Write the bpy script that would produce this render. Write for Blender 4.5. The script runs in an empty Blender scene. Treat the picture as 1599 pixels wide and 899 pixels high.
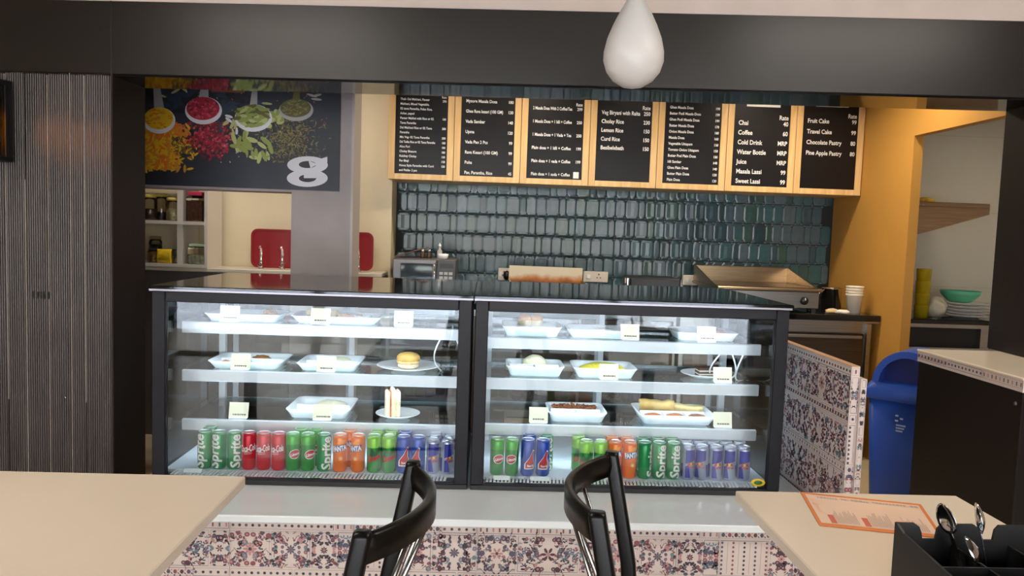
import bpy, bmesh, math, random
from mathutils import Vector, Matrix, noise
PI = math.pi
S = bpy.context.scene
COL = S.collection

# ------------------------------------------------------------------ camera
W, H, F = 1599., 899., 1200.
YAW, PITCH, ROLL = math.radians(2.0), math.radians(-4.2), math.radians(1.95)
CAM = Vector((0, 0, 1.4))
_f = Vector((math.sin(YAW)*math.cos(PITCH), math.cos(YAW)*math.cos(PITCH), math.sin(PITCH)))
_r0 = Vector((math.cos(YAW), -math.sin(YAW), 0)); _u0 = _r0.cross(_f)
_r = _r0*math.cos(ROLL) + _u0*math.sin(ROLL); _u = -_r0*math.sin(ROLL) + _u0*math.cos(ROLL)
cd = bpy.data.cameras.new('camera'); cam = bpy.data.objects.new('camera', cd); COL.objects.link(cam)
cd.sensor_width = 36.; cd.lens = 36.*F/W; cd.clip_start = .02
M = Matrix((_r, _u, -_f)).transposed().to_4x4(); M.translation = CAM
cam.matrix_world = M
S.camera = cam

def at(px, py, Y):                       # the point of the photograph's ray that lies at depth Y
    d = _r*(px-W/2) + _u*(H/2-py) + _f*F
    return CAM + d*(Y/d.y)
def x_at(px, Y, z):                      # the X of a point at depth Y and height z
    d0 = Vector((0, Y, z)) - CAM
    k = (px-W/2)/F
    return (k*d0.dot(_f) - d0.dot(_r)) / (_r.x - k*_f.x)

# ------------------------------------------------------------------ world, lights, exposure
S.view_settings.view_transform = 'Standard'; S.view_settings.look = 'None'
S.view_settings.gamma = 1.0; S.view_settings.use_curve_mapping = False
S.view_settings.exposure = 1.15
wd = bpy.data.worlds.new('sky'); S.world = wd; wd.use_nodes = True
nt = wd.node_tree; bg = nt.nodes['Background']
sk = nt.nodes.new('ShaderNodeTexSky'); sk.sky_type = 'HOSEK_WILKIE'; sk.turbidity = 4.0
sk.sun_direction = Vector((.3, .55, .75)).normalized()
mixn = nt.nodes.new('ShaderNodeMix'); mixn.data_type = 'RGBA'; mixn.inputs[0].default_value = .55   # hazy bright sky
mixn.inputs[7].default_value = (.62, .56, .50, 1)
nt.links.new(sk.outputs[0], mixn.inputs[6]); nt.links.new(mixn.outputs[2], bg.inputs[0]); bg.inputs[1].default_value = 9.

def area(name, loc, rot, sx, sy, power, col=(1, 1, 1), spread=180, portal=False):
    l = bpy.data.lights.new(name, 'AREA'); l.shape = 'RECTANGLE'; l.size = sx; l.size_y = sy
    l.energy = power; l.color = col; l.spread = math.radians(spread)
    if portal: l.cycles.is_portal = True
    o = bpy.data.objects.new(name, l); COL.objects.link(o); o.location = loc; o.rotation_euler = rot
    return o
# shop front behind the camera: sky portal in the glazing
area('shopfront_portal', (-.2, -2.42, 1.3), (-PI/2, 0, 0), 6.4, 2.4, 1, portal=True)
# ceiling panels of the dining room
area('dining_panel_light', (-1.6, 1.5, 2.66), (0, 0, 0), 1.2, .3, 13, (1, .92, .8))
area('dining_panel_light', (1.9, 1.5, 2.66), (0, 0, 0), 1.2, .3, 13, (1, .92, .8))
sl = bpy.data.lights.new('street_sun', 'SUN'); sl.energy = 26.; sl.angle = .01; so = bpy.data.objects.new('street_sun', sl); COL.objects.link(so)
so.rotation_euler = (math.radians(-38), 0, math.radians(12))      # high sun behind the building: it lights the street only
# kitchen downlights along the menu boards and in the left bay
for lx, ly, e in ((-.2, 4.6, 1.6), (.33, 4.6, 4), (1.05, 4.6, 1.6), (1.83, 4.6, 4.5), (2.2, 4.2, 3)):
    area('kitchen_downlight', (lx, ly, 2.56), (0, 0, 0), .12, .12, e, (1, .86, .66), 150)
area('kitchen_tube', (-1.5, 4.75, 2.56), (0, 0, 0), .9, .08, 4, (1, .93, .82))
area('pantry_tube', (3.4, 4.2, 2.5), (0, 0, 0), .9, .08, 2.2, (1, .86, .64))

# ------------------------------------------------------------------ materials
def lin(c):
    out = []
    for v in c[:3]:
        v /= 255.
        out.append(v/12.92 if v <= .04045 else ((v+.055)/1.055)**2.4)
    return (*out, 1)
MATS = {}
def mat(name, rgb, rough=.5, metal=0., var=0., scale=20., bump=0., stretch=None, spec=None, emit=None, es=0., coat=0., alpha=None):
    if name in MATS: return MATS[name]
    m = bpy.data.materials.new(name); m.use_nodes = True; MATS[name] = m
    t = m.node_tree; b = t.nodes['Principled BSDF']
    b.inputs['Base Color'].default_value = lin(rgb); b.inputs['Roughness'].default_value = rough
    b.inputs['Metallic'].default_value = metal
    if spec is not None: b.inputs['Specular IOR Level'].default_value = spec
    if coat: b.inputs['Coat Weight'].default_value = coat; b.inputs['Coat Roughness'].default_value = .05
    if emit: b.inputs['Emission Color'].default_value = lin(emit); b.inputs['Emission Strength'].default_value = es
    m.diffuse_color = lin(rgb)
    if var or bump:
        tc = t.nodes.new('ShaderNodeTexCoord'); mp = t.nodes.new('ShaderNodeMapping'); nz = t.nodes.new('ShaderNodeTexNoise')
        nz.inputs['Scale'].default_value = scale; nz.inputs['Detail'].default_value = 5
        if stretch: mp.inputs['Scale'].default_value = stretch
        t.links.new(tc.outputs['Object'], mp.inputs[0]); t.links.new(mp.outputs[0], nz.inputs['Vector'])
        if var:
            r = t.nodes.new('ShaderNodeValToRGB'); c = lin(rgb)
            r.color_ramp.elements[0].position = .3; r.color_ramp.elements[1].position = .7
            r.color_ramp.elements[0].color = (*[v*(1-var) for v in c[:3]], 1)
            r.color_ramp.elements[1].color = (*[min(1, v*(1+var)) for v in c[:3]], 1)
            t.links.new(nz.outputs['Fac'], r.inputs[0]); t.links.new(r.outputs[0], b.inputs['Base Color'])
        if bump:
            bp = t.nodes.new('ShaderNodeBump'); bp.inputs['Strength'].default_value = bump; bp.inputs['Distance'].default_value = .004
            t.links.new(nz.outputs['Fac'], bp.inputs['Height']); t.links.new(bp.outputs[0], b.inputs['Normal'])
    return m
def glass(name, tint=(1, 1, 1), refl=1.0, rough=.0):
    """thin pane: transparent, with a fresnel mirror over it"""
    if name in MATS: return MATS[name]
    m = bpy.data.materials.new(name); m.use_nodes = True; MATS[name] = m
    t = m.node_tree; t.nodes.clear()
    o = t.nodes.new('ShaderNodeOutputMaterial'); mx = t.nodes.new('ShaderNodeMixShader')
    tr = t.nodes.new('ShaderNodeBsdfTransparent'); gl = t.nodes.new('ShaderNodeBsdfGlossy'); fr = t.nodes.new('ShaderNodeFresnel')
    fr.inputs['IOR'].default_value = 1.0 + .5*refl; tr.inputs[0].default_value = (*tint, 1); gl.inputs['Roughness'].default_value = rough
    t.links.new(fr.outputs[0], mx.inputs[0]); t.links.new(tr.outputs[0], mx.inputs[1]); t.links.new(gl.outputs[0], mx.inputs[2]); t.links.new(mx.outputs[0], o.inputs[0])
    m.diffuse_color = (.8, .9, .9, .2)
    return m
def wood(name, rgb, rgb2, axis='Z', scale=6., rough=.45, flute=0.):
    """grained wood; flute > 0 adds fine vertical ridges as relief"""
    if name in MATS: return MATS[name]
    m = bpy.data.materials.new(name); m.use_nodes = True; MATS[name] = m
    t = m.node_tree; b = t.nodes['Principled BSDF']; b.inputs['Roughness'].default_value = rough
    tc = t.nodes.new('ShaderNodeTexCoord'); mp = t.nodes.new('ShaderNodeMapping')
    s = {'Z': (6, 6, .5), 'X': (.5, 6, 6)}[axis]; mp.inputs['Scale'].default_value = s
    nz = t.nodes.new('ShaderNodeTexNoise'); nz.inputs['Scale'].default_value = scale; nz.inputs['Detail'].default_value = 8; nz.inputs['Distortion'].default_value = .8
    r = t.nodes.new('ShaderNodeValToRGB'); r.color_ramp.elements[0].position = .3; r.color_ramp.elements[1].position = .72
    r.color_ramp.elements[0].color = lin(rgb); r.color_ramp.elements[1].color = lin(rgb2)
    t.links.new(tc.outputs['Object'], mp.inputs[0]); t.links.new(mp.outputs[0], nz.inputs['Vector']); t.links.new(nz.outputs['Fac'], r.inputs[0]); t.links.new(r.outputs[0], b.inputs['Base Color'])
    bp = t.nodes.new('ShaderNodeBump'); bp.inputs['Strength'].default_value = .25; bp.inputs['Distance'].default_value = .003
    if flute:
        wv = t.nodes.new('ShaderNodeTexWave'); wv.inputs['Scale'].default_value = flute; wv.inputs['Distortion'].default_value = .3
        t.links.new(tc.outputs['Object'], wv.inputs['Vector']); t.links.new(wv.outputs['Fac'], bp.inputs['Height'])
        bp.inputs['Strength'].default_value = .6
    else: t.links.new(nz.outputs['Fac'], bp.inputs['Height'])
    t.links.new(bp.outputs[0], b.inputs['Normal'])
    m.diffuse_color = lin(rgb)
    return m

# ------------------------------------------------------------------ mesh builder
class MB:
    def __init__(s): s.v = []; s.f = []; s.m = []; s.sm = []
    def add(s, vs, fs, mi=0, smooth=False, mx=None):
        o = len(s.v)
        s.v += [tuple(mx @ Vector(p)) if mx else tuple(p) for p in vs]
        s.f += [tuple(i+o for i in f) for f in fs]; s.m += [mi]*len(fs); s.sm += [smooth]*len(fs)
        return s
    def box(s, a, b, mi=0, bev=0., mx=None):
        x0, x1 = sorted((a[0], b[0])); y0, y1 = sorted((a[1], b[1])); z0, z1 = sorted((a[2], b[2]))
        e = min(bev, (x1-x0)*.49, (y1-y0)*.49, (z1-z0)*.49)
        if e <= 0:
            vs = [(x, y, z) for z in (z0, z1) for y in (y0, y1) for x in (x0, x1)]
            return s.add(vs, [(0, 2, 3, 1), (4, 5, 7, 6), (0, 1, 5, 4), (2, 6, 7, 3), (0, 4, 6, 2), (1, 3, 7, 5)], mi, mx=mx)
        vs = []; idx = {}
        for i, x in enumerate((x0, x1)):
            for j, y in enumerate((y0, y1)):
                for k, z in enumerate((z0, z1)):
                    dx, dy, dz = (e, -e)[i], (e, -e)[j], (e, -e)[k]
                    for ax, p in enumerate(((x, y+dy, z+dz), (x+dx, y, z+dz), (x+dx, y+dy, z))):
                        idx[i, j, k, ax] = len(vs); vs.append(p)
        g = lambda *q: idx[q]
        fs = []
        for c in (0, 1):
            fs.append([g(c, j, k, 0) for j, k in ((0, 0), (1, 0), (1, 1), (0, 1))][::1 if c else -1])
            fs.append([g(i, c, k, 1) for i, k in ((0, 0), (0, 1), (1, 1), (1, 0))][::1 if c else -1])
            fs.append([g(i, j, c, 2) for i, j in ((0, 0), (1, 0), (1, 1), (0, 1))][::1 if c else -1])
        for a_ in (0, 1):
            for b_ in (0, 1):
                fs.append([g(0, a_, b_, 1), g(1, a_, b_, 1), g(1, a_, b_, 2), g(0, a_, b_, 2)])
                fs.append([g(a_, 0, b_, 0), g(a_, 1, b_, 0), g(a_, 1, b_, 2), g(a_, 0, b_, 2)])
                fs.append([g(a_, b_, 0, 0), g(a_, b_, 1, 0), g(a_, b_, 1, 1), g(a_, b_, 0, 1)])
                for c in (0, 1): fs.append([g(a_, b_, c, 0), g(a_, b_, c, 1), g(a_, b_, c, 2)])
        return s.add(vs, fs, mi, mx=mx)
    def lathe(s, prof, n=24, mi=0, smooth=True, mx=None, cap0=True, cap1=True, sx=1, sy=1):
        vs = []; fs = []
        for r, z in prof:
            for k in range(n):
                a = 2*PI*k/n; vs.append((r*math.cos(a)*sx, r*math.sin(a)*sy, z))
        for i in range(len(prof)-1):
            for k in range(n): fs.append((i*n+k, i*n+(k+1) % n, (i+1)*n+(k+1) % n, (i+1)*n+k))
        s.add(vs, fs, mi, smooth, mx)
        o = len(s.v)-len(vs)
        if cap0: s.f.append(tuple(o+k for k in range(n))[::-1]); s.m.append(mi); s.sm.append(False)
        if cap1: s.f.append(tuple(o+(len(prof)-1)*n+k for k in range(n))); s.m.append(mi); s.sm.append(False)
        return s
    def tube(s, pts, r, n=8, mi=0, smooth=True):
        pts = [Vector(p) for p in pts]; rs = r if isinstance(r, (list, tuple)) else [r]*len(pts)
        vs = []; fs = []; prev = None
        for i, p in enumerate(pts):
            d = (pts[min(i+1, len(pts)-1)] - pts[max(i-1, 0)]).normalized()
            if prev is None: prev = d.orthogonal().normalized()
            a = (prev - d*prev.dot(d)); a = a.normalized() if a.length > 1e-6 else d.orthogonal().normalized()
            prev = a; b = d.cross(a)
            for k in range(n):
                t = 2*PI*k/n; vs.append(p + (a*math.cos(t) + b*math.sin(t))*rs[i])
        for i in range(len(pts)-1):
            for k in range(n): fs.append((i*n+k, i*n+(k+1) % n, (i+1)*n+(k+1) % n, (i+1)*n+k))
        fs.append(tuple(range(n))[::-1]); fs.append(tuple((len(pts)-1)*n+k for k in range(n)))
        return s.add(vs, fs, mi, smooth)
    def prism(s, poly, a, b, plane='XZ', mi=0, smooth=False, mx=None):
        """poly in the given plane, extruded along the remaining axis from a to b"""
        f = {'XZ': lambda p, t: (p[0], t, p[1]), 'XY': lambda p, t: (p[0], p[1], t), 'YZ': lambda p, t: (t, p[0], p[1])}[plane]
        n = len(poly); vs = [f(p, a) for p in poly] + [f(p, b) for p in poly]
        fs = [tuple(range(n)), tuple(range(2*n-1, n-1, -1))] + [(i, n+i, n+(i+1) % n, (i+1) % n) for i in range(n)]
        return s.add(vs, fs, mi, smooth, mx)
    def blob(s, c, r, seed=0, amp=.12, freq=2., sub=3, flat=None, mi=0):
        bm = bmesh.new(); bmesh.ops.create_icosphere(bm, subdivisions=sub, radius=1)
        sd = Vector((seed*3.1, seed*1.7, seed*.9)); vs = []
        for v in bm.verts:
            k = 1 + amp*noise.noise(v.co*freq + sd)
            z = v.co.z*k
            if flat is not None: z = max(z, flat)
            vs.append((c[0]+v.co.x*k*r[0], c[1]+v.co.y*k*r[1], c[2]+z*r[2]))
        fs = [[v.index for v in f.verts] for f in bm.faces]; bm.free()
        return s.add(vs, fs, mi, True)
    def build(s, name, mats, parent=None, kind=None, label=None):
        me = bpy.data.meshes.new(name); me.from_pydata(s.v, [], s.f)
        for m in (mats if isinstance(mats, (list, tuple)) else [mats]): me.materials.append(m)
        me.polygons.foreach_set('material_index', s.m); me.polygons.foreach_set('use_smooth', s.sm)
        bm = bmesh.new(); bm.from_mesh(me); bmesh.ops.recalc_face_normals(bm, faces=bm.faces[:]); bm.to_mesh(me); bm.free()
        me.update()
        o = bpy.data.objects.new(name, me); COL.objects.link(o)
        if parent is not None: o.parent = parent
        if kind: o['kind'] = kind
        if label: o['label'] = label
        return o
def flat(name, polys, mats, parent=None, kind=None):
    """flat print: list of (list of 3d points, material index)"""
    m = MB()
    for p, mi in polys: m.add(p, [tuple(range(len(p)))], mi)
    me = bpy.data.meshes.new(name); me.from_pydata(m.v, [], m.f)
    for x in mats: me.materials.append(x)
    me.polygons.foreach_set('material_index', m.m); me.update()
    o = bpy.data.objects.new(name, me); COL.objects.link(o)
    if parent is not None: o.parent = parent
    if kind: o['kind'] = kind
    return o
def tag(o, label, cat, group=None):
    o['label'] = label; o['category'] = cat
    if group: o['group'] = group
    return o
def thing(name, label, cat, loc=(0, 0, 0), rz=0., group=None):
    o = bpy.data.objects.new(name, None); COL.objects.link(o); o.location = loc; o.rotation_euler = (0, 0, rz)
    o.empty_display_size = .05
    return tag(o, label, cat, group)
def struct(o):
    o['kind'] = 'structure'; return o
def dup(root, loc=None, rz=None, label=None, parent=None):
    c = root.copy(); COL.objects.link(c); c.parent = parent
    if loc is not None: c.location = loc
    if rz is not None: c.rotation_euler = (0, 0, rz)
    if label: c['label'] = label
    for ch in KIDS.get(root.name, [k for k in root.children]): dup(ch, parent=c)
    return c
KIDS = {}
def remember(root):                       # children lists are slow to read later
    KIDS[root.name] = list(root.children)
    for c in root.children: remember(c)
ORD = 'first second third fourth fifth sixth seventh eighth ninth tenth eleventh twelfth thirteenth fourteenth fifteenth sixteenth seventeenth eighteenth'.split()

_TX = {}
def text_geo(body, size, bold=0., shear=0., res=3):
    key = (body, size, bold, shear)
    if key in _TX: return _TX[key]
    c = bpy.data.curves.new('t', 'FONT'); c.body = body; c.size = size; c.offset = bold; c.shear = shear; c.resolution_u = res
    o = bpy.data.objects.new('t', c); COL.objects.link(o)
    me = bpy.data.meshes.new_from_object(o)
    vs = [v.co.copy() for v in me.vertices]; fs = [tuple(p.vertices) for p in me.polygons]
    COL.objects.unlink(o); bpy.data.objects.remove(o); bpy.data.curves.remove(c); bpy.data.meshes.remove(me)
    w = max((v.x for v in vs), default=0)
    _TX[key] = (vs, fs, w)
    return _TX[key]
def put_text(mb, body, size, x, z, y, width=None, right=False, bold=.0, mi=0, squeeze=1.):
    """upright lettering in an XZ plane, facing -Y"""
    vs, fs, w = text_geo(body, size, bold)
    k = squeeze if not width else min(squeeze, width/w if w else 1)
    x0 = x - w*k if right else x
    mb.add([(x0+v.x*k, y, z+v.y) for v in vs], fs, mi)

# ---- shared materials
BLACK = mat('black_satin', (22, 21, 24), .35)
BLK_FR = mat('black_anodised_frame', (20, 19, 26), .42, spec=.25)
BLK_GL = mat('black_polished_top', (16, 17, 18), .06, spec=.6)
WHITE = mat('white_plastic', (236, 237, 236), .4)
STEEL = mat('brushed_steel', (170, 168, 163), .32, 1., .12, 30, stretch=(.1, 1, 8))
CHROME = mat('chrome', (225, 225, 228), .1, 1.)
CREAM = mat('cream_wall_paint', (232, 216, 182), .7, var=.03, scale=3)
TABLE = mat('beige_laminate', (230, 213, 193), .22, var=.03, scale=2)
STONE = mat('white_stone', (228, 233, 236), .1, var=.03, scale=4)
YELLOW = mat('mustard_wall_paint', (205, 150, 68), .6, var=.04, scale=3)
DWOOD = mat('dark_brown_veneer', (28, 20, 17), .5, var=.2, scale=9, stretch=(6, 6, .6), spec=.35)
MAPLE = wood('pale_maple', (214, 170, 108), (236, 198, 140), 'Z', 5., .4)
DARKBOARD = mat('black_menu_panel', (18, 15, 16), .4, spec=.3)
CLEAR = glass('clear_pane', (.97, .985, .985), .9)
SIDEGL = glass('side_pane_glass', (.9, .94, .94), 1.0)
SHELFGL = glass('shelf_glass', (.88, .94, .93), 1.0)
WHITEPRINT = mat('white_print', (238, 236, 232), .5)
FOAM = mat('white_foam', (240, 242, 243), .5)

#SECTION structure
# ------------------------------------------------------------------ room shell
def sbox(name, a, b, m, bev=0):
    return struct(MB().box(a, b, 0, bev).build(name, m))
FLOORM = mat('beige_floor_tile', (196, 178, 148), .25, var=.06, scale=5)
sbox('floor', (-4.2, -2.5, -.06), (4.6, 6.0, 0), FLOORM)
PLASTER = mat('off_white_plaster', (210, 190, 177), .75, var=.05, scale=6)
sbox('ceiling', (-4.2, -2.5, 2.7), (4.6, 6.0, 2.78), mat('dusky_ceiling', (96, 86, 74), .8))
sbox('wall_left', (-4.2, -2.5, 0), (-4.1, 6, 2.7), PLASTER)
sbox('wall_right', (4.5, -2.5, 0), (4.6, 6, 2.7), PLASTER)
# glazed shop front behind the camera
w = struct(MB().box((-4.2, -2.6, 2.45), (4.6, -2.5, 2.7)).build('wall_front', PLASTER))
sbox('wall_front_pier', (-4.2, -2.6, 0), (-3.4, -2.5, 2.45), PLASTER)
sbox('wall_front_pier', (3.0, -2.6, 0), (4.6, -2.5, 2.45), PLASTER)
for i, (a, b) in enumerate(((-3.4, -1.8), (-1.8, -.2), (-.2, 1.4), (1.4, 3.0))):
    m = MB().box((a, -2.6, 0), (a+.06, -2.52, 2.45)).box((b-.06, -2.6, 0), (b, -2.52, 2.45)).box((a+.06, -2.6, 0), (b-.06, -2.52, .08)).box((a+.06, -2.6, 2.37), (b-.06, -2.52, 2.45))
    wn = struct(m.build('window_%d' % (i+1), BLACK))
    MB().box((a+.06, -2.565, .08), (b-.06, -2.559, 2.37)).build('pane', CLEAR, wn)
sbox('ground', (-14, -16, -.12), (14, -2.6, -.06), mat('street_paving', (160, 168, 182), .8, var=.1, scale=1))

# beam, plank wall and columns share one line, turned a little against the counter
TH = math.radians(4.35)
def frame_obj(o):
    o.location = (.1, 3.2, 0); o.rotation_euler = (0, 0, -TH); return o
BEAMM = mat('glossy_dark_laminate', (30, 24, 17), .32, var=.1, scale=3)
beam = frame_obj(struct(MB().box((-4.1, 0, 2.0), (4.2, .27, 2.3), 0, .003).build('beam', BEAMM)))
frame_obj(struct(MB().box((-4.1, .02, 2.3), (4.2, .25, 2.72)).build('wall_above_beam', PLASTER)))
JOINT = mat('joint_line', (20, 18, 17), .6)
MB().box((-1.699, -.0015, 2.0), (-1.695, 0, 2.3)).build('joint', JOINT, beam)
MB().box((-4.1, .0, 1.992), (4.2, .27, 1.9995)).build('soffit', BLK_GL, beam, label='polished black underside')
# plank wall on the left of the counter
wl = frame_obj(struct(MB().box((-4.1, .012, 0), (-1.70, .26, 2.0)).build('wall_panelled', DWOOD)))
PLK = wood('grey_brown_fluted_plank', (42, 35, 33), (60, 52, 48), 'Z', 5., .38, flute=32.)
random.seed(4)
u = -1.697; n = 0
PLKW = [.118, .062, .098, .10, .085, .112, .07, .12, .09, .11, .1, .12, .1, .11, .1, .12]
for wdt in PLKW:
    MB().box((u-wdt+.0025, 0, 0), (u, .014+.001*random.random(), 1.999), 0, .003).build('plank', PLK, wl)
    u -= wdt
MB().box((-1.70, -.002, 0), (-1.692, .262, 2.0)).build('return_panel', DWOOD, wl)
MB().box((-4.1, .02, 0), (u, .03, 1.999)).build('panel', PLK, wl)
# the seam strips are paler where the planks meet
SEAM = mat('pale_seam', (150, 138, 130), .5)
u = -1.697
for wdt in PLKW[:8]:
    u -= wdt
    MB().box((u-.0012, -.0008, random.choice((0, 0, .6))), (u+.0018, .004, random.choice((2.0, 1.99, 1.55)))).build('seam', SEAM, wl)
VENT = MB()
for k in range(5): VENT.box((-2.045+.016*k, -.003, 1.045), (-2.037+.016*k, .001, 1.075))
VENT.build('vent_slots', JOINT, wl, 'stuff')
MB().lathe([(.0, 0), (.004, 0), (.004, .003), (0, .004)], 8, mx=Matrix.Translation((-1.905, -.001, .62)) @ Matrix.Rotation(PI/2, 4, 'X')).build('screw', CHROME, wl)
# right column standing on the side counter
rc = frame_obj(struct(MB().box((2.115, 0, .957), (2.7, .27, 2.0), 0, .004).build('column_right', DWOOD)))

# kitchen walls
YW, YB, XR = 5.57, 5.16, 2.525
wb = sbox('wall_back', (-.66, YW, 0), (XR, YW+.1, 2.7), mat('grout_dark', (24, 30, 34), .7))
sbox('wall_kitchen_left', (-4.1, 5.3, 0), (-.655, 5.6, 2.7), CREAM)
# mustard side wall with the pantry opening (lintel above, jamb to the floor)
wk = MB().box((XR, 4.55, 0), (XR+.058, YW+.1, 2.7)).box((XR, 3.3, 2.05), (XR+.058, 4.55, 2.7))
struct(wk.build('wall_kitchen_right', YELLOW))
sbox('baseboard_right', (XR-.012, 4.53, 0), (XR+.0, 4.79, .11), mat('beige_skirting', (190, 172, 140), .4), .003)
WT = mat('white_glazed_wall', (214, 206, 184), .18, var=.03, scale=2)
wp = sbox('wall_pantry', (XR+.058, 5.55, 0), (4.5, 5.65, 2.7), WT)
GROUT = mat('pale_grout', (186, 176, 156), .6)
for k in range(1, 5):
    MB().box((XR+.058, 5.548, .55*k), (4.5, 5.551, .55*k+.003)).build('grout_line', GROUT, wp)
# grey lintel and pillar carrying the poster
GREY = mat('grey_cement_paint', (165, 154, 152), .7, var=.06, scale=7)
lint = struct(MB().prism([(-4.1, 1.578), (-1.108, 1.578), (-1.108, 0), (-.775, 0), (-.775, 2.7), (-4.1, 2.7)], 4.4, 4.62).build('wall_pillar', GREY))
MB().box((-.776, 4.395, 0), (-.762, 4.63, 2.7)).build('corner_trim', mat('pale_corner_trim', (186, 176, 172), .5), lint)

# teal picket tiles on the back wall, one object each
TEAL = [mat('teal_glaze_%d' % i, c,  .2, var=.15, scale=12, spec=.45) for i, c in enumerate(((58, 84, 92), (66, 100, 104), (74, 96, 106), (52, 78, 82), (84, 104, 112), (62, 92, 86)))]
random.seed(11)
def picket(wd, ht, c=.024, bv=.011):
    """elongated hexagon with a shallow sloping border; wide ones carry two or three faint upright facets"""
    c = min(c, wd*.42); bv = min(bv, wd*.26)
    def ring(i, y):
        a, h = wd/2-i, ht/2-i*.8; cc = c*.9
        return [(-a, y, -h+cc), (-a+cc*.62, y, -h), (a-cc*.62, y, -h), (a, y, -h+cc), (a, y, h-cc), (a-cc*.62, y, h), (-a+cc*.62, y, h), (-a, y, h-cc)]
    vs = ring(.0009, 0) + ring(.0009, -.0040) + ring(bv, -.0056); fs = []
    for r in (0, 1):
        for k in range(8): fs.append((r*8+k, r*8+(k+1) % 8, r*8+8+(k+1) % 8, r*8+8+k))
    fs.append(tuple(range(16, 24)))
    nf = 1 if wd < .06 else (2 if wd < .09 else 3); A, Hh = wd/2-bv, ht/2-bv*.8-c*.55
    if nf > 1:
        for q in range(nf):
            x0, x1 = -A+2*A*q/nf+.0006, -A+2*A*(q+1)/nf-.0006; o = len(vs); t0, t1 = ((.0012, .0004), (.0004, .0012), (.0011, .0006))[q]
            vs += [(x0, -.0056-t0, -Hh), (x1, -.0056-t1, -Hh), (x1, -.0056-t1, Hh), (x0, -.0056-t0, Hh), (x0, -.0055, -Hh-.002), (x1, -.0055, -Hh-.002), (x1, -.0055, Hh+.002), (x0, -.0055, Hh+.002)]
            fs += [(o, o+1, o+2, o+3), (o, o+4, o+5, o+1), (o+1, o+5, o+6, o+2), (o+2, o+6, o+7, o+3), (o+3, o+7, o+4, o)]
    return vs, fs
TW, TILE_H = [.072, .072, .096, .048], .1375
tile_mesh = {}
for wdt in set(TW):
    for i in range(len(TEAL)):
        o = MB().add(*picket(wdt, TILE_H)).build('tile', TEAL[i]); tile_mesh[wdt, i] = o.data; bpy.data.objects.remove(o)
dia = MB().add([(-.0135, 0, 0), (0, 0, -.0125), (.0135, 0, 0), (0, 0, .0125), (0, -.006, 0)], [(0, 1, 4), (1, 2, 4), (2, 3, 4), (3, 0, 4)]).build('tile', mat('pale_teal_glaze', (120, 138, 142), .12, coat=.5)); dia_me = dia.data; bpy.data.objects.remove(dia)
dmb = MB(); nt_ = 0
z = 1.80
row = 0
while z > .96:
    x = -.655 - (.144 if row % 2 else 0); k = 0
    while x < XR:
        wdt = TW[(k + row) % 4]
        x0, x1 = max(x, -.655), min(x+wdt, XR)
        if x1-x0 > wdt*.98:
            t = bpy.data.objects.new('tile', tile_mesh[wdt, random.randrange(len(TEAL))]); COL.objects.link(t); t.parent = wb
            t.location = ((x0+x1)/2, YW, z - TILE_H/2); t.rotation_euler = (random.gauss(0, .012), 0, random.gauss(0, .012)); nt_ += 1
        if -.64 < x < XR-.02:
            for zz, sgn in ((z, -1), (z-TILE_H, 1)):
                dmb.add([(x-.012, YW-.001, zz), (x+.012, YW-.001, zz), (x, YW-.001, zz+sgn*.0125), (x, YW-.006, zz+sgn*.004)], [(0, 1, 3), (1, 2, 3), (2, 0, 3)])
        x += wdt; k += 1
    z -= TILE_H + .005; row += 1
dmb.build('corner_tiles', mat('pale_teal_glaze', (120, 138, 142), .12), wb, 'stuff')

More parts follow.
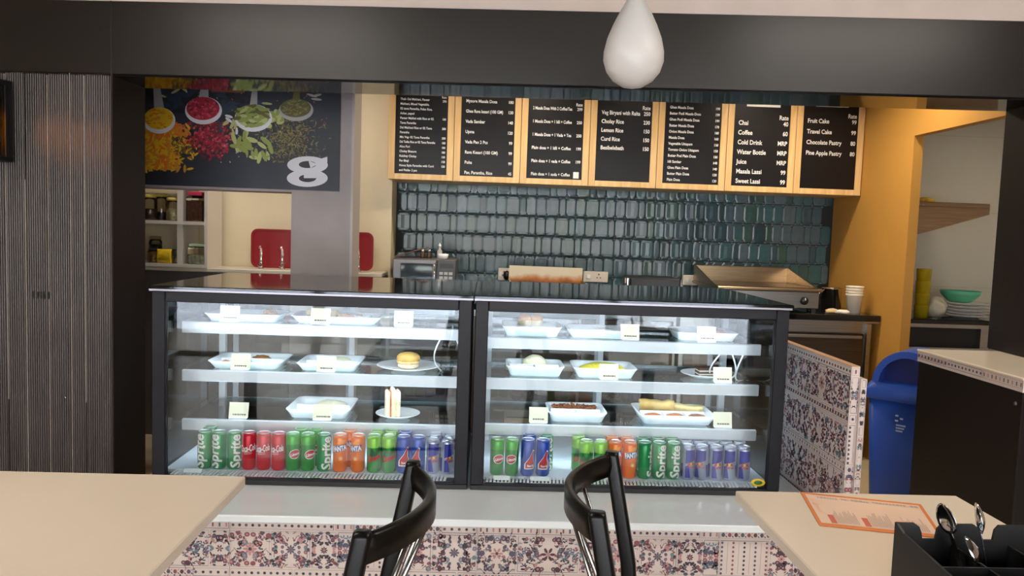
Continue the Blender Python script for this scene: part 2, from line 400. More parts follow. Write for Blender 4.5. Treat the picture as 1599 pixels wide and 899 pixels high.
#SECTION counter
# ------------------------------------------------------------------ block-printed facing
KC = [mat('print_' + n, c, .3) for n, c in (('maroon', (138, 82, 88)), ('rose', (184, 134, 134)), ('slate', (84, 84, 104)), ('plum', (86, 56, 66)), ('teal', (104, 130, 142)), ('ink', (60, 54, 64)), ('line', (176, 160, 158)))]
PBASE = mat('print_ground_cream', (212, 196, 190), .3)
def motif_cell(x0, z0, w, h, rnd, out):
    """one ornamental panel: ruled border, then motifs mirrored about both axes"""
    def poly(pts, mi): out.append((pts, mi))
    def ell(cx, cz, a, b, ang, mi, n=7):
        ca, sa = math.cos(ang), math.sin(ang)
        poly([(cx + a*math.cos(t)*ca - b*math.sin(t)*sa, cz + a*math.cos(t)*sa + b*math.sin(t)*ca) for t in [2*PI*k/n for k in range(n)]], mi)
    def bar(xa, za, xb, zb, t, mi):
        d = Vector((xb-xa, zb-za)); q = Vector((-d.y, d.x)).normalized()*t/2
        poly([(xa+q.x, za+q.y), (xa-q.x, za-q.y), (xb-q.x, zb-q.y), (xb+q.x, zb+q.y)], mi)
    e = .004
    for (a, b, c, d) in ((x0+e, z0+e, x0+w-e, z0+e), (x0+e, z0+h-e, x0+w-e, z0+h-e), (x0+e, z0+e, x0+e, z0+h-e), (x0+w-e, z0+e, x0+w-e, z0+h-e)): bar(a, b, c, d, .0016, rnd.choice((2, 6, 6)))
    cx, cz = x0+w/2, z0+h/2
    if h < .05:                                   # a border strip: dots, leaves or bars in a row
        n = int(w/.022); st = rnd.randrange(3)
        for k in range(n):
            px = x0 + (k+.5)*w/n
            if st == 0: ell(px, cz, .0055, .0055, 0, 5 if k % 2 else 2, 6)
            elif st == 1:
                ell(px, cz, .007, .0085, 0, (2, 0, 3)[k % 3], 6); ell(px+.011, cz+.006, .005, .002, .8, 5, 5); ell(px+.011, cz-.006, .005, .002, -.8, 1, 5)
            else: bar(px, z0+.01, px, z0+h-.01, .006, (0, 2, 1)[k % 3])
        return
    if rnd.random() < .05:                        # ruled columns of dots
        n = max(2, int(w/.02))
        for k in range(n):
            px = x0 + (k+.5)*w/n
            if k % 2: bar(px, z0+.01, px, z0+h-.01, .002, 6)
            else:
                for j in range(int(h/.016)): ell(px, z0+.012+j*.016, .0045, .005, 0, (2, 0, 5)[k//2 % 3], 6)
        return
    # centre flower
    n = rnd.choice((6, 8, 8)); R_ = min(w, h)*rnd.uniform(.12, .2); c1, c2 = rnd.choice(((0, 2), (3, 1), (2, 0), (1, 3)))
    for k in range(n):
        a = 2*PI*k/n; ell(cx+R_*.62*math.cos(a), cz+R_*.62*math.sin(a), R_*.4, R_*.2, a, c1)
    ell(cx, cz, R_*.26, R_*.26, 0, c2, 8)
    q = int(38*w*h/.0225)
    for k in range(q):
        dx = rnd.uniform(.06, .46)*w; dz = rnd.uniform(.0, .46)*h
        if math.hypot(dx, dz) < R_*1.15: continue
        a = rnd.uniform(-PI, PI); s = rnd.uniform(.005, .0108); mi = rnd.choice((0, 0, 1, 2, 2, 3, 4, 5, 5)); st = rnd.randrange(5); b = s*rnd.uniform(.3, .75)
        for sx in (-1, 1):
            for sz in (-1, 1):
                X, Z = cx+sx*dx, cz+sz*dz; A = a if sx*sz > 0 else PI-a
                if st < 2: ell(X, Z, s, b, A, mi, 6)
                elif st == 2:
                    for j in range(3): ell(X+s*.8*math.cos(A+j*1.05-1.05), Z+s*.8*math.sin(A+j*1.05-1.05), s*.65, s*.28, A+j*1.05-1.05, mi, 5)
                elif st == 3: bar(X, Z, X+s*1.8*math.cos(A), Z+s*1.8*math.sin(A), .0018, 5); ell(X+s*1.8*math.cos(A), Z+s*1.8*math.sin(A), s*.5, s*.35, A, mi, 6)
                else: ell(X, Z, s*1.05, s*.95, A, mi, 8); ell(X, Z, s*.5, s*.45, A, 1 if mi != 1 else 3, 6)
def block_print(w, h, seed):
    rnd = random.Random(seed); out = []; z = 0.
    rows = []
    while h - z > .03:
        hh = min((.034, .135, .036, .15, .03, .17)[len(rows) % 6], h-z); rows.append((z, hh)); z += hh
    for z, hh in rows:
        x = 0.
        while w-x > .02:
            ww = min(rnd.choice((.09, .14, .18, .22) if hh > .05 else (.22, .3, .36)), w-x); motif_cell(x, z, ww, hh, rnd, out); x += ww
    return out
def printed(name, w, h, seed, to3, parent):
    polys = []
    for k, (p, mi) in enumerate(block_print(w, h, seed)):
        p = [(min(max(a, .001), w-.001), min(max(b, .001), h-.001)) for a, b in p]
        polys.append(([to3(a, b, .0004+.00012*(k % 9)) for a, b in p], mi))
    return flat(name, polys, KC, parent, 'stuff')

# counter plinth with stone top
CX0, CX1 = -1.285, 1.285
pl = thing('serving_counter', 'long low counter with white stone top and floral block-print front under the display cases', 'counter', (0, 2.62, 0))
MB().box((CX0, .02, 0), (CX1, 1.1, .374)).build('body', mat('counter_body', (120, 105, 98), .6), pl)
MB().box((CX0-.01, -.03, .375), (CX1+.005, 1.12, .402), 0, .004).build('worktop', STONE, pl, label='polished white stone top')
nfr = 6
for k in range(nfr):
    w0 = (CX1-CX0)/nfr
    p = MB().box((CX0+k*w0+.0006, .0, 0), (CX0+(k+1)*w0-.0006, .02, .374)).build('facing_tile', PBASE, pl)
    x00 = CX0+k*w0
    printed('printed_pattern', w0, .374, 31+k % 3*7, (lambda a, b, d, x00=x00: (x00+a, -d, .374-b)), p)
# waist-high partition to the right of the cases
pt = thing('partition_panel', 'waist-high partition panel with floral block-print faces right of the display cases', 'partition', (1.30, 2.64, 0))
MB().box((0, 0, 0), (.03, 1.0, .965)).build('panel', PBASE, pt)
MB().box((.0305, -.012, 0), (.0512, .05, .925)).build('end_strip', PBASE, pt)
printed('printed_pattern', 1.0, .965, 77, lambda a, b, d: (-d, a, .965-b), pt)
printed('printed_pattern', .0205, .925, 6, lambda a, b, d: (.0305+a, -.012-d, .925-b), pt)
printed('printed_pattern', .03, .965, 5, lambda a, b, d: (a, -d, .965-b), pt)
MB().box((0, 0, .965), (.03, 1.0, .968)).build('top_edge', mat('raw_board_edge', (196, 150, 110), .6), pt)
# side counter at the right with a printed band under its cream top
sc = thing('side_counter', 'dark brown panelled counter with cream top and narrow floral band, right of blue bin', 'counter', (1.87, 2.565, 0))
MB().box((0, 0, 0), (.75, .645, .905), 0, .003).build('body', mat('dark_chocolate_panel', (18, 13, 12), .45, spec=.3), sc)
bd = MB().box((-.004, -.004, .905), (.754, .649, .947)).build('band', PBASE, sc)
printed('printed_pattern', .653, .042, 8, lambda a, b, d: (-.004-d, -.004+a, .947-b), bd)
MB().box((-.008, -.008, .947), (.758, .653, .957), 0, .003).build('top', TABLE, sc)
MB().lathe([(0, 0), (.007, 0), (.007, .004), (0, .005)], 10, mx=Matrix.Translation((-.001, .03, .86)) @ Matrix.Rotation(-PI/2, 4, 'Y')).build('screw_cap', mat('grey_cap', (90, 84, 80), .5), sc)

#SECTION cases
# ------------------------------------------------------------------ refrigerated display cases
CY0, CY1, CZ0, CZ1 = 2.9, 3.75, .402, 1.155
LEDM = mat('led_tube', (235, 245, 255), .5, emit=(225, 240, 255), es=8.)
RAILM = mat('aluminium_shelf_rail', (208, 214, 220), .35, .3)
DECK = mat('white_deck', (222, 230, 236), .35)
STDM = mat('white_standard', (205, 212, 216), .4)
def display_case(label, x0, x1, shelves, cable_x):
    t = thing('display_case', label, 'display case', (x0, CY0, CZ0), group='glass display cases on the counter')
    w = x1-x0; d = CY1-CY0; h = CZ1-CZ0
    MB().box((0, .0, 0), (w, d, .02), 0, .002).build('base', BLACK, t)
    for a in (0, w-.05): MB().box((a, 0, .02), (a+.05, .03, h-.02), 0, .003).build('front_post', BLK_FR, t)
    MB().box((.05, 0, h-.06), (w-.05, .03, h-.02), 0, .003).build('front_rail', BLK_FR, t)
    MB().box((.05, .0, .02), (w-.05, .012, .028)).build('sill', BLK_FR, t)
    for a in (0.004, w-.034): MB().box((a, d-.03, .02), (a+.03, d, h-.02)).build('rear_post', BLK_FR, t)
    MB().box((.034, d-.03, h-.06), (w-.034, d, h-.02)).build('rear_rail', BLK_FR, t)
    for a in (.006, w-.03): MB().box((a, .031, h-.05), (a+.024, d-.031, h-.02)).build('side_rail', BLK_FR, t)
    tp = MB().box((-.006, -.012, h-.02), (w+.006 if x0 < 0 and x1 < 0 else w+.012, d+.02, h), 0, .003).build('top', BLK_GL, t, label='polished black top')
    MB().box((-.004, -.0135, h-.019), (w+.004, -.0122, h-.012)).build('top_edge', mat('pale_edge_strip', (150, 146, 156), .3, .5), tp)
    MB().box((.05, .012, .028), (w-.05, .017, h-.06)).build('front_pane', CLEAR, t)
    for a in (.012, w-.018): MB().box((a, .031, .02), (a+.006, d-.031, h-.05)).build('side_pane', SIDEGL, t)
    for k in (0, 1):
        a, b = (.036, w/2+.02) if k == 0 else (w/2-.02, w-.036)
        y = d-.028+.012*k
        dr = MB().box((a+.025, y+.002, .03), (b-.025, y+.005, h-.062)).build('sliding_door', SIDEGL, t)
        for q in (a, b-.025): MB().box((q, y, .03), (q+.025, y+.008, h-.062)).build('stile', STDM, dr)
    dk = MB().box((.02, .075, .02), (w-.02, d-.04, .032), 0).build('deck', DECK, t)
    g = MB().box((.05, .018, .02), (w-.02, .075, .0225), 1)
    n = int((w-.13)/.0145)
    for k in range(n):
        a = .06+.0145*k; g.add([(a, .022, .03), (a+.008, .022, .03), (a+.012, .073, .031), (a+.004, .073, .031), (a, .022, .0225), (a+.008, .022, .0225), (a+.012, .073, .0225), (a+.004, .073, .0225)], [(0, 1, 2, 3), (0, 4, 5, 1), (1, 5, 6, 2), (3, 2, 6, 7), (0, 3, 7, 4)])
    g.build('air_grille', [WHITE, mat('slot_dark', (14, 18, 22), .7)], t, 'stuff')
    for a in (.045, w-.07): # perforated uprights that carry the shelves
        up = MB().box((a, .60, .032), (a+.028, .625, h-.06)).build('shelf_upright', STDM, t)
    for zs in shelves:
        z = zs-CZ0
        s = MB().box((.04, .205, z-.008), (w-.035, .62, z)).build('glass_shelf', SHELFGL, t)
        MB().box((.038, .188, z-.042), (w-.033, .204, z+.004), 0, .003).build('shelf_rail', RAILM, s)
        MB().box((.04, .6205, z-.009), (w-.035, .6235, z+.001)).build('back_edge', mat('ground_glass_edge', (140, 170, 174), .3), s)
        MB().box((.06, .206, z-.020), (w-.06, .222, z-.010)).build('light_strip', LEDM, s)
    MB().box((.07, .034, h-.045), (w-.07, .052, h-.033)).build('light_tube', LEDM, t)
    for q, cx in enumerate(cable_x):
        pts = []
        z1, z2 = shelves[0]-CZ0-.03, shelves[1]-CZ0-.01
        for k in range(13):
            f = k/12; pts.append((cx-x0+.035*math.sin(f*PI)*(1 if q % 2 else -1)+.02*f*q, .24+.12*f, z1+(z2-z1)*f-.03*math.sin(f*PI)*(q+1)/2))
        MB().tube(pts, .0032, 6).build('cable', WHITE, t)
    return t
XL0, XL1, XR0, XR1 = -1.243, -.047, -.034, 1.172
SHL, SHR = (.995, .80, .60), (.968, .80, .612)
cL = display_case('black framed glass display case left, holding red cola cans and a burger bun', XL0, XL1, SHL, (-.17, -.12))
cR = display_case('black framed glass display case right, holding a brown cake slice and milk buns', XR0, XR1, SHR, (1.0, 1.03, 1.09))
st = MB().lathe([(.0, 0), (.028, 0), (.028, .0012), (0, .0014)], 24, sy=.55, mx=Matrix.Translation((1.09-XR0, .009, .052)) @ Matrix.Rotation(PI/2, 4, 'X')).build('sticker', mat('yellow_sticker', (226, 190, 40), .4), cR, label='small oval yellow and green sticker')
MB().lathe([(0, 0), (.017, 0), (.017, .0006), (0, .0007)], 20, sy=.5, mx=Matrix.Translation((1.09-XR0, .0075, .052)) @ Matrix.Rotation(PI/2, 4, 'X')).build('sticker_centre', mat('green_sticker', (40, 96, 50), .4), st)

# ------------------------------------------------------------------ cans
CAN_R = .0277
def subdivide_long(vs, fs, lim=.004):
    bm = bmesh.new(); bv = [bm.verts.new(v) for v in vs]
    for f in fs:
        try: bm.faces.new([bv[i] for i in f])
        except ValueError: pass
    bmesh.ops.triangulate(bm, faces=bm.faces[:])
    for _ in range(4):
        e = [e for e in bm.edges if abs(e.verts[0].co.x-e.verts[1].co.x) > lim]
        if not e: break
        bmesh.ops.subdivide_edges(bm, edges=e, cuts=1); bmesh.ops.triangulate(bm, faces=bm.faces[:])
    bm.verts.index_update()
    r = [v.co.copy() for v in bm.verts], [tuple(v.index for v in f.verts) for f in bm.faces]; bm.free()
    return r
def wrap(mb, vs, fs, z0, a0=0., mi=0, lift=.0005, r=None):
    vs, fs = subdivide_long(vs, fs); R_ = (r or CAN_R)+lift
    mb.add([(R_*math.sin(v[0]/R_+a0), -R_*math.cos(v[0]/R_+a0), z0+v[1]) for v in vs], fs, mi)
def ring2(cx, cy, a, b, n=20, ang=0):
    return [(cx+a*math.cos(2*PI*k/n)*math.cos(ang)-b*math.sin(2*PI*k/n)*math.sin(ang), cy+a*math.cos(2*PI*k/n)*math.sin(ang)+b*math.sin(2*PI*k/n)*math.cos(ang), 0) for k in range(n)]
def wpoly(mb, pts, z0, a0=0., mi=0, lift=.0005, r=None):
    wrap(mb, [Vector((p[0], p[1], 0)) for p in pts], [tuple(range(len(pts)))], z0, a0, mi, lift, r)
def tx(body, size, bold=0., shear=0., rot=0., sx=1., sy=1.):
    vs, fs, w = text_geo(body, size, bold, shear, 2); ymid = size*.35; out = []
    for v in vs:
        x, y = (v.x-w/2)*sx, (v.y-ymid)*sy
        out.append(Vector((x*math.cos(rot)-y*math.sin(rot), x*math.sin(rot)+y*math.cos(rot), 0)))
    return out, fs
LID = mat('can_lid_aluminium', (228, 230, 232), .28, .85)
def can_body(h, body_mats, bands=None, r=CAN_R):
    prof = [(r*.80, 0), (r*.84, .002), (r, .009)]
    zs = sorted(set([.009]+[b for b in (bands or [])]+[h-.014]))
    for z in zs[1:]: prof.append((r, z))
    prof += [(r*.86, h-.003)]
    m = MB().lathe(prof, 28)
    if bands:                                  # colour bands on the body itself
        for i, f in enumerate(m.f):
            zc = sum(m.v[k][2] for k in f)/len(f)
            m.m[i] = sum(1 for b in bands if zc > b)
    return m
def make_can(kind, h=.147):
    o = thing('soda_can', kind, 'can'); pr = MB(); r = CAN_R
    def lid():
        MB().lathe([(r*.86, h-.003), (r*.88, h-.0005), (r*.84, h), (r*.80, h-.004), (.0001, h-.0045)], 28, cap0=False, cap1=False).build('lid', LID, o)
        MB().lathe([(0, 0), (.006, 0), (.006, .0012), (0, .0013)], 10, sy=1.5, mx=Matrix.Translation((0, -.006, h-.0045))).build('pull_tab', LID, o)
    if kind == 'sprite':
        can_body(h, 0).build('body', mat('can_green', (28, 142, 78), .3, .25), o)
        for a in (0, PI*.95):
            wrap(pr, *tx('Sprite', .056, .0016, .15, PI/2, 1.0, 1.0), .072, a)
        for a in (.75, PI*.95+.75): wpoly(pr, ring2(0, 0, .005, .006), .09, a)
        pr.build('printed_lettering', [WHITEPRINT], o, 'stuff')
    elif kind == 'cola':
        can_body(h, 0).build('body', mat('can_red', (206, 24, 44), .3, .2), o)
        for a in (0, PI):
            wrap(pr, *tx('Coca-Cola', .024, .0006, .35, .12, .66, 1.55), .088, a)
            for k in range(2): wpoly(pr, [(-.016, -.018-.006*k), (.016, -.016-.006*k), (.016, -.0145-.006*k), (-.016, -.0165-.006*k)], .088, a)
        pr.build('printed_lettering', [WHITEPRINT], o, 'stuff')
    elif kind == 'lemon':
        can_body(h, 0, [.105]).build('body', [mat('can_leaf_green', (44, 150, 60), .3, .25), mat('can_bright_green', (70, 176, 62), .3, .25)], o)
        for a in (0, PI):
            wpoly(pr, ring2(0, 0, .0225, .0185, 24, .25), .068, a, 0); wpoly(pr, ring2(0, 0, .020, .016, 24, .25), .068, a, 1, .0008)
            wrap(pr, *tx('Limca', .0155, .0006, .3, .2), .068, a, 0, .0011)
        pr.build('printed_emblem', [WHITEPRINT, mat('can_print_red', (186, 34, 44), .35)], o, 'stuff')
    elif kind == 'orange':
        can_body(h, 0).build('body', mat('can_orange', (240, 118, 36), .3, .2), o)
        for a in (0, PI*.98):
            wpoly(pr, [(-.028, .078), (.026, .089), (.030, .113), (-.026, .104)], 0, a, 1)
            wrap(pr, *tx('FANTA', .0225, .0013, 0, .14, .80, 1.2), .0955, a, 0, .0009)
            wpoly(pr, [(-.012, .113), (.004, .128), (.026, .128), (.018, .114)], 0, a, 2)
            wpoly(pr, ring2(.005, .055, .009, .009), 0, a, 2); wpoly(pr, ring2(.005, .055, .005, .005, 8), 0, a, 3, .0008)
        pr.build('printed_lettering', [WHITEPRINT, mat('can_print_blue', (52, 72, 160), .35), mat('can_print_amber', (250, 160, 50), .35), mat('can_pale_peach', (252, 200, 150), .35)], o, 'stuff')
    elif kind == 'dew':
        can_body(h, 0, [.1]).build('body', [mat('can_leaf_green', (44, 150, 60), .3, .25), mat('can_lime', (140, 204, 70), .3, .25)], o)
        for a in (0, PI):
            wpoly(pr, [(-.026, .062), (-.012, .1), (.004, .082), (.02, .108), (.027, .086), (.01, .07)], 0, a, 2)
            wrap(pr, *tx('Dew', .03, .0014, .3, .32, .95, 1), .062, a, 0, .0009); wpoly(pr, [(-.026, .04), (.027, .062), (.027, .067), (-.026, .046)], 0, a, 0, .0008)
        pr.build('printed_lettering', [mat('can_print_red', (186, 34, 44), .35), WHITEPRINT, mat('can_dark_green', (30, 96, 52), .35)], o, 'stuff')
    elif kind == 'thumb':
        can_body(h, 0).build('body', mat('can_blue', (36, 74, 170), .3, .25), o)
        TH_ = [(-.020, .034), (.014, .034), (.018, .050), (.016, .062), (.012, .070), (.012, .088), (.016, .1), (.010, .104), (.004, .092), (-.002, .078), (-.012, .064), (-.020, .052)]
        for a in (0, PI):
            cx_ = sum(p[0] for p in TH_)/12; cy_ = sum(p[1] for p in TH_)/12
            wpoly(pr, [((p[0]-cx_)*1.2+cx_, (p[1]-cy_)*1.12+cy_) for p in TH_], 0, a, 0); wpoly(pr, TH_, 0, a, 1, .0008)
            wrap(pr, *tx('Thums Up', .0085, .0004, .2, .05, .75, 1.3), .044, a, 0, .0011)
        pr.build('printed_emblem', [WHITEPRINT, mat('can_print_red', (186, 34, 44), .35)], o, 'stuff')
    elif kind == 'energy':
        can_body(h, 0).build('body', mat('can_silver_blue', (176, 184, 206), .3, .6), o)
        for q in range(2):
            a = q*PI
            wpoly(pr, [(-.027, .066), (.022, .080), (.022, .122), (-.027, .122)], 0, a+.1, 1)
            wpoly(pr, [(-.027, .010), (-.004, .010), (-.012, .060), (-.027, .056)], 0, a+.1, 1); wpoly(pr, [(.03, .012), (.05, .012), (.05, .066), (.024, .062)], 0, a+.1, 1)
            wpoly(pr, [(-.02, .058), (-.002, .063), (.012, .060), (.010, .072), (-.014, .070)], 0, a+.1, 2, .0009); wpoly(pr, ring2(-.003, .067, .0055, .0055, 12), 0, a+.1, 3, .0012)
            wrap(pr, *tx('Red Bull', .0115, .0005, 0, .0, .8, 1), .054, a+.1, 2, .0012)
        pr.build('printed_emblem', [WHITEPRINT, mat('can_deep_blue', (36, 44, 150), .3, .2), mat('can_print_red', (186, 34, 44), .35), mat('can_print_yellow', (240, 196, 60), .35)], o, 'stuff')
    lid()
    if kind == 'energy': o.scale = (.94, .94, 1)      # the slimmer energy drink size
    remember(o)
    return o
CANDESC = {'sprite': 'green soda can with large white upright lettering', 'cola': 'red cola can with white script', 'lemon': 'green can with red oval emblem',
           'orange': 'orange soda can with blue banner', 'dew': 'lime green can with red slanted lettering', 'thumb': 'blue cola can with red thumb emblem', 'energy': 'silver and blue energy drink can'}
proto = {}; used = {}
def place_can(kind, px, Y, rz, side, seq, rowname, h=.147):
    z = CZ0+.032; x = x_at(px, Y-.0, z+.07)
    key = kind
    if key not in proto: proto[key] = make_can(kind, h); c = proto[key]
    else: c = dup(proto[key])
    c.location = (x, Y, z); c.rotation_euler = (0, 0, rz)
    c['label'] = '%s, %s from left in %s, %s case' % (CANDESC[kind], seq, rowname, side); c['group'] = 'cans in the %s display case' % side
    return c
rowL = [('sprite', 320, -.55), ('sprite', 342.5, -.5), ('sprite', 366, .45), ('cola', 389, .1), ('cola', 412, -.1), ('cola', 435, -.3), ('lemon', 457.5, .5), ('lemon', 481, .55), ('sprite', 506, .55), ('orange', 531, .1), ('orange', 559, -.4),
        ('dew', 584, .2), ('dew', 607, .1), ('thumb', 630, .25), ('thumb', 653, -.3), ('energy', 676, .2), ('energy', 698, .5)]
def fill(rows, side):
    cnt = {}
    for rowname, Y, items in rows:
        for kind, px, rz in items:
            n = cnt[kind, rowname] = cnt.get((kind, rowname), -1)+1
            place_can(kind, px, Y, rz, side, ORD[n], rowname, .138 if kind == 'energy' else .147)
backL = [('sprite', 328, .2), ('lemon', 470, .1), ('lemon', 493, .2), ('orange', 546, .4), ('dew', 588, -.2), ('dew', 611, .3), ('thumb', 633, .0), ('energy', 680, -.2), ('energy', 702, .1)]
rowR = [('lemon', 776, .25), ('lemon', 799, -.1), ('thumb', 824, .35), ('thumb', 847.5, .1), ('dew', 915, -.2), ('dew', 937.5, .3), ('orange', 960, -.2), ('orange', 983, .1), ('sprite', 1006, .95), ('sprite', 1028.5, .2), ('sprite', 1051, .1),
        ('energy', 1074, .25), ('energy', 1095.5, -.55), ('energy', 1117, .1), ('energy', 1139, -.3), ('energy', 1161, -.15)]
backR = [('thumb', 826, .2), ('sprite', 853, .1), ('dew', 903, .1), ('orange', 955, .1), ('orange', 978, .2), ('sprite', 1003, .3), ('sprite', 1026, .3), ('sprite', 1048, .2), ('energy', 1070, .1), ('energy', 1091, .2), ('energy', 1112, .4), ('energy', 1133, .1), ('energy', 1154, .3)]
fill([('front row', 3.005, rowL), ('back row', 3.075, backL)], 'left')
fill([('front row', 3.005, rowR), ('back row', 3.075, backR)], 'right')

# ------------------------------------------------------------------ trays, plates, cards and food
def rrect(a, b, r, z, n=5):
    out = []
    for cx, cy, t0 in ((a-r, b-r, 0), (-a+r, b-r, PI/2), (-a+r, -b+r, PI), (a-r, -b+r, 1.5*PI)):
        for k in range(n): t = t0+PI/2*k/(n-1); out.append((cx+r*math.cos(t), cy+r*math.sin(t), z))
    return out
def shell(rings, closed_end=True):
    vs = []; fs = []; n = len(rings[0])
    for r in rings: vs += r
    for i in range(len(rings)-1):
        for k in range(n): fs.append((i*n+k, i*n+(k+1) % n, (i+1)*n+(k+1) % n, (i+1)*n+k))
    fs.append(tuple(range(n))[::-1])
    if closed_end: fs.append(tuple((len(rings)-1)*n+k for k in range(n)))
    return vs, fs
def foam_tray(label, loc, L, Wd, Hh=.032, rz=0., div=0, cross=False):
    a, b = L/2, Wd/2
    o = thing('food_tray', label, 'tray', loc, rz, 'white foam food trays in the display cases')
    R_ = [rrect(a*.84, b*.80, .02, 0), rrect(a*.95, b*.94, .025, Hh*.75), rrect(a, b, .03, Hh*.92), rrect(a, b, .03, Hh), rrect(a*.965, b*.95, .026, Hh), rrect(a*.92, b*.90, .024, Hh*.7), rrect(a*.81, b*.76, .018, .004)]
    m = MB(); m.add(*shell(R_), 0, True); m.build('tray', FOAM, o)
    for k in range(div):
        x = -a*.84+2*a*.84*(k+1)/(div+1)
        MB().box((x-.004, -b*.84, .004), (x+.004, -b*.02 if cross else b*.84, Hh*.86), 0, .003).build('divider', FOAM, o)
    if cross: MB().box((-a*.86, -.004, .004), (a*.86, .004, Hh*.86), 0, .003).build('divider', FOAM, o)
    return o
CHINA = mat('white_china', (240, 241, 242), .15)
def plate(label, loc, r, name='plate'):
    o = MB().lathe([(r*.55, 0), (r*.6, .003), (r*.97, .016), (r, .018), (r*.99, .0195), (r*.95, .0185), (r*.6, .0075), (.0001, .006)], 40, cap1=False).build(name, CHINA)
    o.location = loc; return tag(o, label, 'plate')
CARDM = mat('cream_card', (240, 236, 208), .6); INK = mat('grey_ink', (92, 92, 84), .7)
def price_card(px, zs, label, Y=3.112, lean=-.22, w=.078, h=.066):
    o = thing('price_card', label, 'card', (x_at(px, Y, zs+.03), Y, zs+.004), 0, 'price cards on the shelf edges')
    mx = Matrix.Rotation(lean, 4, 'X')
    MB().box((-w/2, -.0008, .004), (w/2, .0008, h), mx=mx).build('card', CARDM, o)
    MB().box((-w*.46, -.012, 0), (w*.46, .006, .007), 0, .002).build('holder', WHITE, o)
    m = MB(); x = -w*.3; random.seed(int(px))
    while x < w*.3:
        l = random.uniform(.004, .01); m.box((x, -.0013, .014), (x+l, -.0009, .0195), mx=mx); x += l+.0018
    m.build('printed_line', INK, o, 'stuff')
    return o
price_card(358, SHL[0], 'cream price card in front of the fritter tray, top shelf, left case')
price_card(500, SHL[0], 'cream price card in front of the folded dosa tray, top shelf, left case')
price_card(630, SHL[0], 'cream price card standing alone right of the trays, top shelf, left case')
price_card(375, SHL[1], 'cream price card before the leftmost tray, middle shelf, left case')
price_card(509, SHL[1], 'cream price card before the tray beside the burger bun, middle shelf, left case')
price_card(372, SHL[2], 'cream price card standing alone at left, bottom shelf, left case')
price_card(503, SHL[2], 'cream price card before the single tray, bottom shelf, left case')
price_card(984, SHR[0], 'cream price card between second and third trays, top shelf, right case')
price_card(1104, SHR[0], 'cream price card in front of the rightmost tray, top shelf, right case')
price_card(951, SHR[1], 'cream price card in front of the yellow rice tray, middle shelf, right case')
price_card(1129, SHR[1], 'cream price card beside the brown cake slice, right case')
price_card(841, SHR[2], 'cream price card left of the brown topped tray, bottom shelf, right case')
price_card(1129, SHR[2], 'cream price card right of the large dosa tray, bottom shelf, right case')
def strip_label(px, Y, label, w):
    o = MB().box((-w/2, 0, 0), (w/2, .004, .018), 0, mx=Matrix.Rotation(-.9, 4, 'X')).build('shelf_label', mat('white_label', (232, 236, 232), .4))
    o.location = (x_at(px, Y, .436), Y, CZ0+.034); tag(o, label, 'label', 'labels on the case deck')
strip_label(300, 2.93, 'white label strip before the leftmost green cans, left case', .068)
strip_label(783, 2.93, 'white label strip at the left front corner of right case', .062)
strip_label(843, 2.93, 'pale label strip in front of the blue cola cans, right case', .075)

TOAST = mat('browned_crust', (206, 140, 70), .5, var=.25, scale=40)
BUNM = mat('golden_bun', (236, 188, 104), .45, var=.15, scale=25)
PALE = mat('pale_bread', (244, 226, 190), .6, var=.08, scale=60)
RICE = mat('white_idli_rice', (236, 226, 190), .7, var=.06, scale=90, bump=.5)
FRY = mat('fried_brown', (170, 112, 58), .6, var=.35, scale=60, bump=.6)
CHUT = mat('red_chutney', (196, 112, 58), .45, var=.25, scale=60, bump=.4)
YEL = mat('yellow_rice', (226, 206, 70), .6, var=.15, scale=120, bump=.7)
NUT = mat('roasted_chickpea_brown', (150, 88, 52), .5, var=.35, scale=30)
DOSA = mat('dosa_gold', (204, 168, 96), .5, var=.25, scale=18, bump=.4)
CHOC = mat('chocolate_sponge', (74, 46, 36), .7, var=.25, scale=80, bump=.5)
CRM = mat('whipped_cream', (240, 232, 214), .5)
def food(name, mb, m, label, cat, loc, rz=0.):
    o = mb.build(name, m); o.location = loc; o.rotation_euler = (0, 0, rz); return tag(o, label, cat)
def X(px, zs, Y=3.25): return x_at(px, Y, zs)
# left case, top shelf
z = SHL[0]
x = X(388, z); foam_tray('white foam tray with fritters, top shelf, left display case', (x, 3.245, z), .31, .2)
food('fritter', MB().blob((0, 0, .018), (.028, .03, .022), 3, .35, 3), FRY, 'crumpled brown fritter at right end of the leftmost top shelf tray', 'fritter', (x+.085, 3.27, z+.004))
food('fritter', MB().blob((0, 0, .012), (.034, .03, .014), 5, .3, 3), PALE, 'pale flat fritter at left end of the leftmost top shelf tray', 'fritter', (x-.06, 3.23, z+.004))
x = X(530, z); foam_tray('white foam tray with folded dosas, top shelf, left display case', (x, 3.25, z), .37, .2, div=1)
def fold(l, w, h, seed):
    rnd = random.Random(seed); m = MB(); pts = []
    for k in range(9):
        t = k/8*PI*1.5; r = w*(1-.09*k)/2; pts.append((r*math.cos(t), h*.55+h*.5*math.sin(t)))
    pts = [(p[0], max(p[1], .001)) for p in pts]
    inner = [(p[0]*.8, h*.55+(p[1]-h*.55)*.8) for p in pts][::-1]
    poly = pts+inner; n = len(poly); vs = []; fs = []
    for i in range(7):
        yy = -l/2+l*i/6
        for p in poly: vs.append((yy, p[0]*(1+.08*noise.noise(Vector((yy*40, p[0]*30, seed)))), p[1]*(1+.2*noise.noise(Vector((yy*30, p[1]*40, seed+3))))+.0))
    for i in range(6):
        for k in range(n): fs.append((i*n+k, i*n+(k+1) % n, (i+1)*n+(k+1) % n, (i+1)*n+k))
    fs.append(tuple(range(n))); fs.append(tuple(6*n+k for k in range(n)))
    return m.add(vs, fs, 0, True)
food('folded_dosa', fold(.13, .06, .04, 1), DOSA, 'rolled golden dosa behind the price card, top shelf, left case', 'dosa', (x-.07, 3.25, z+.006), .2)
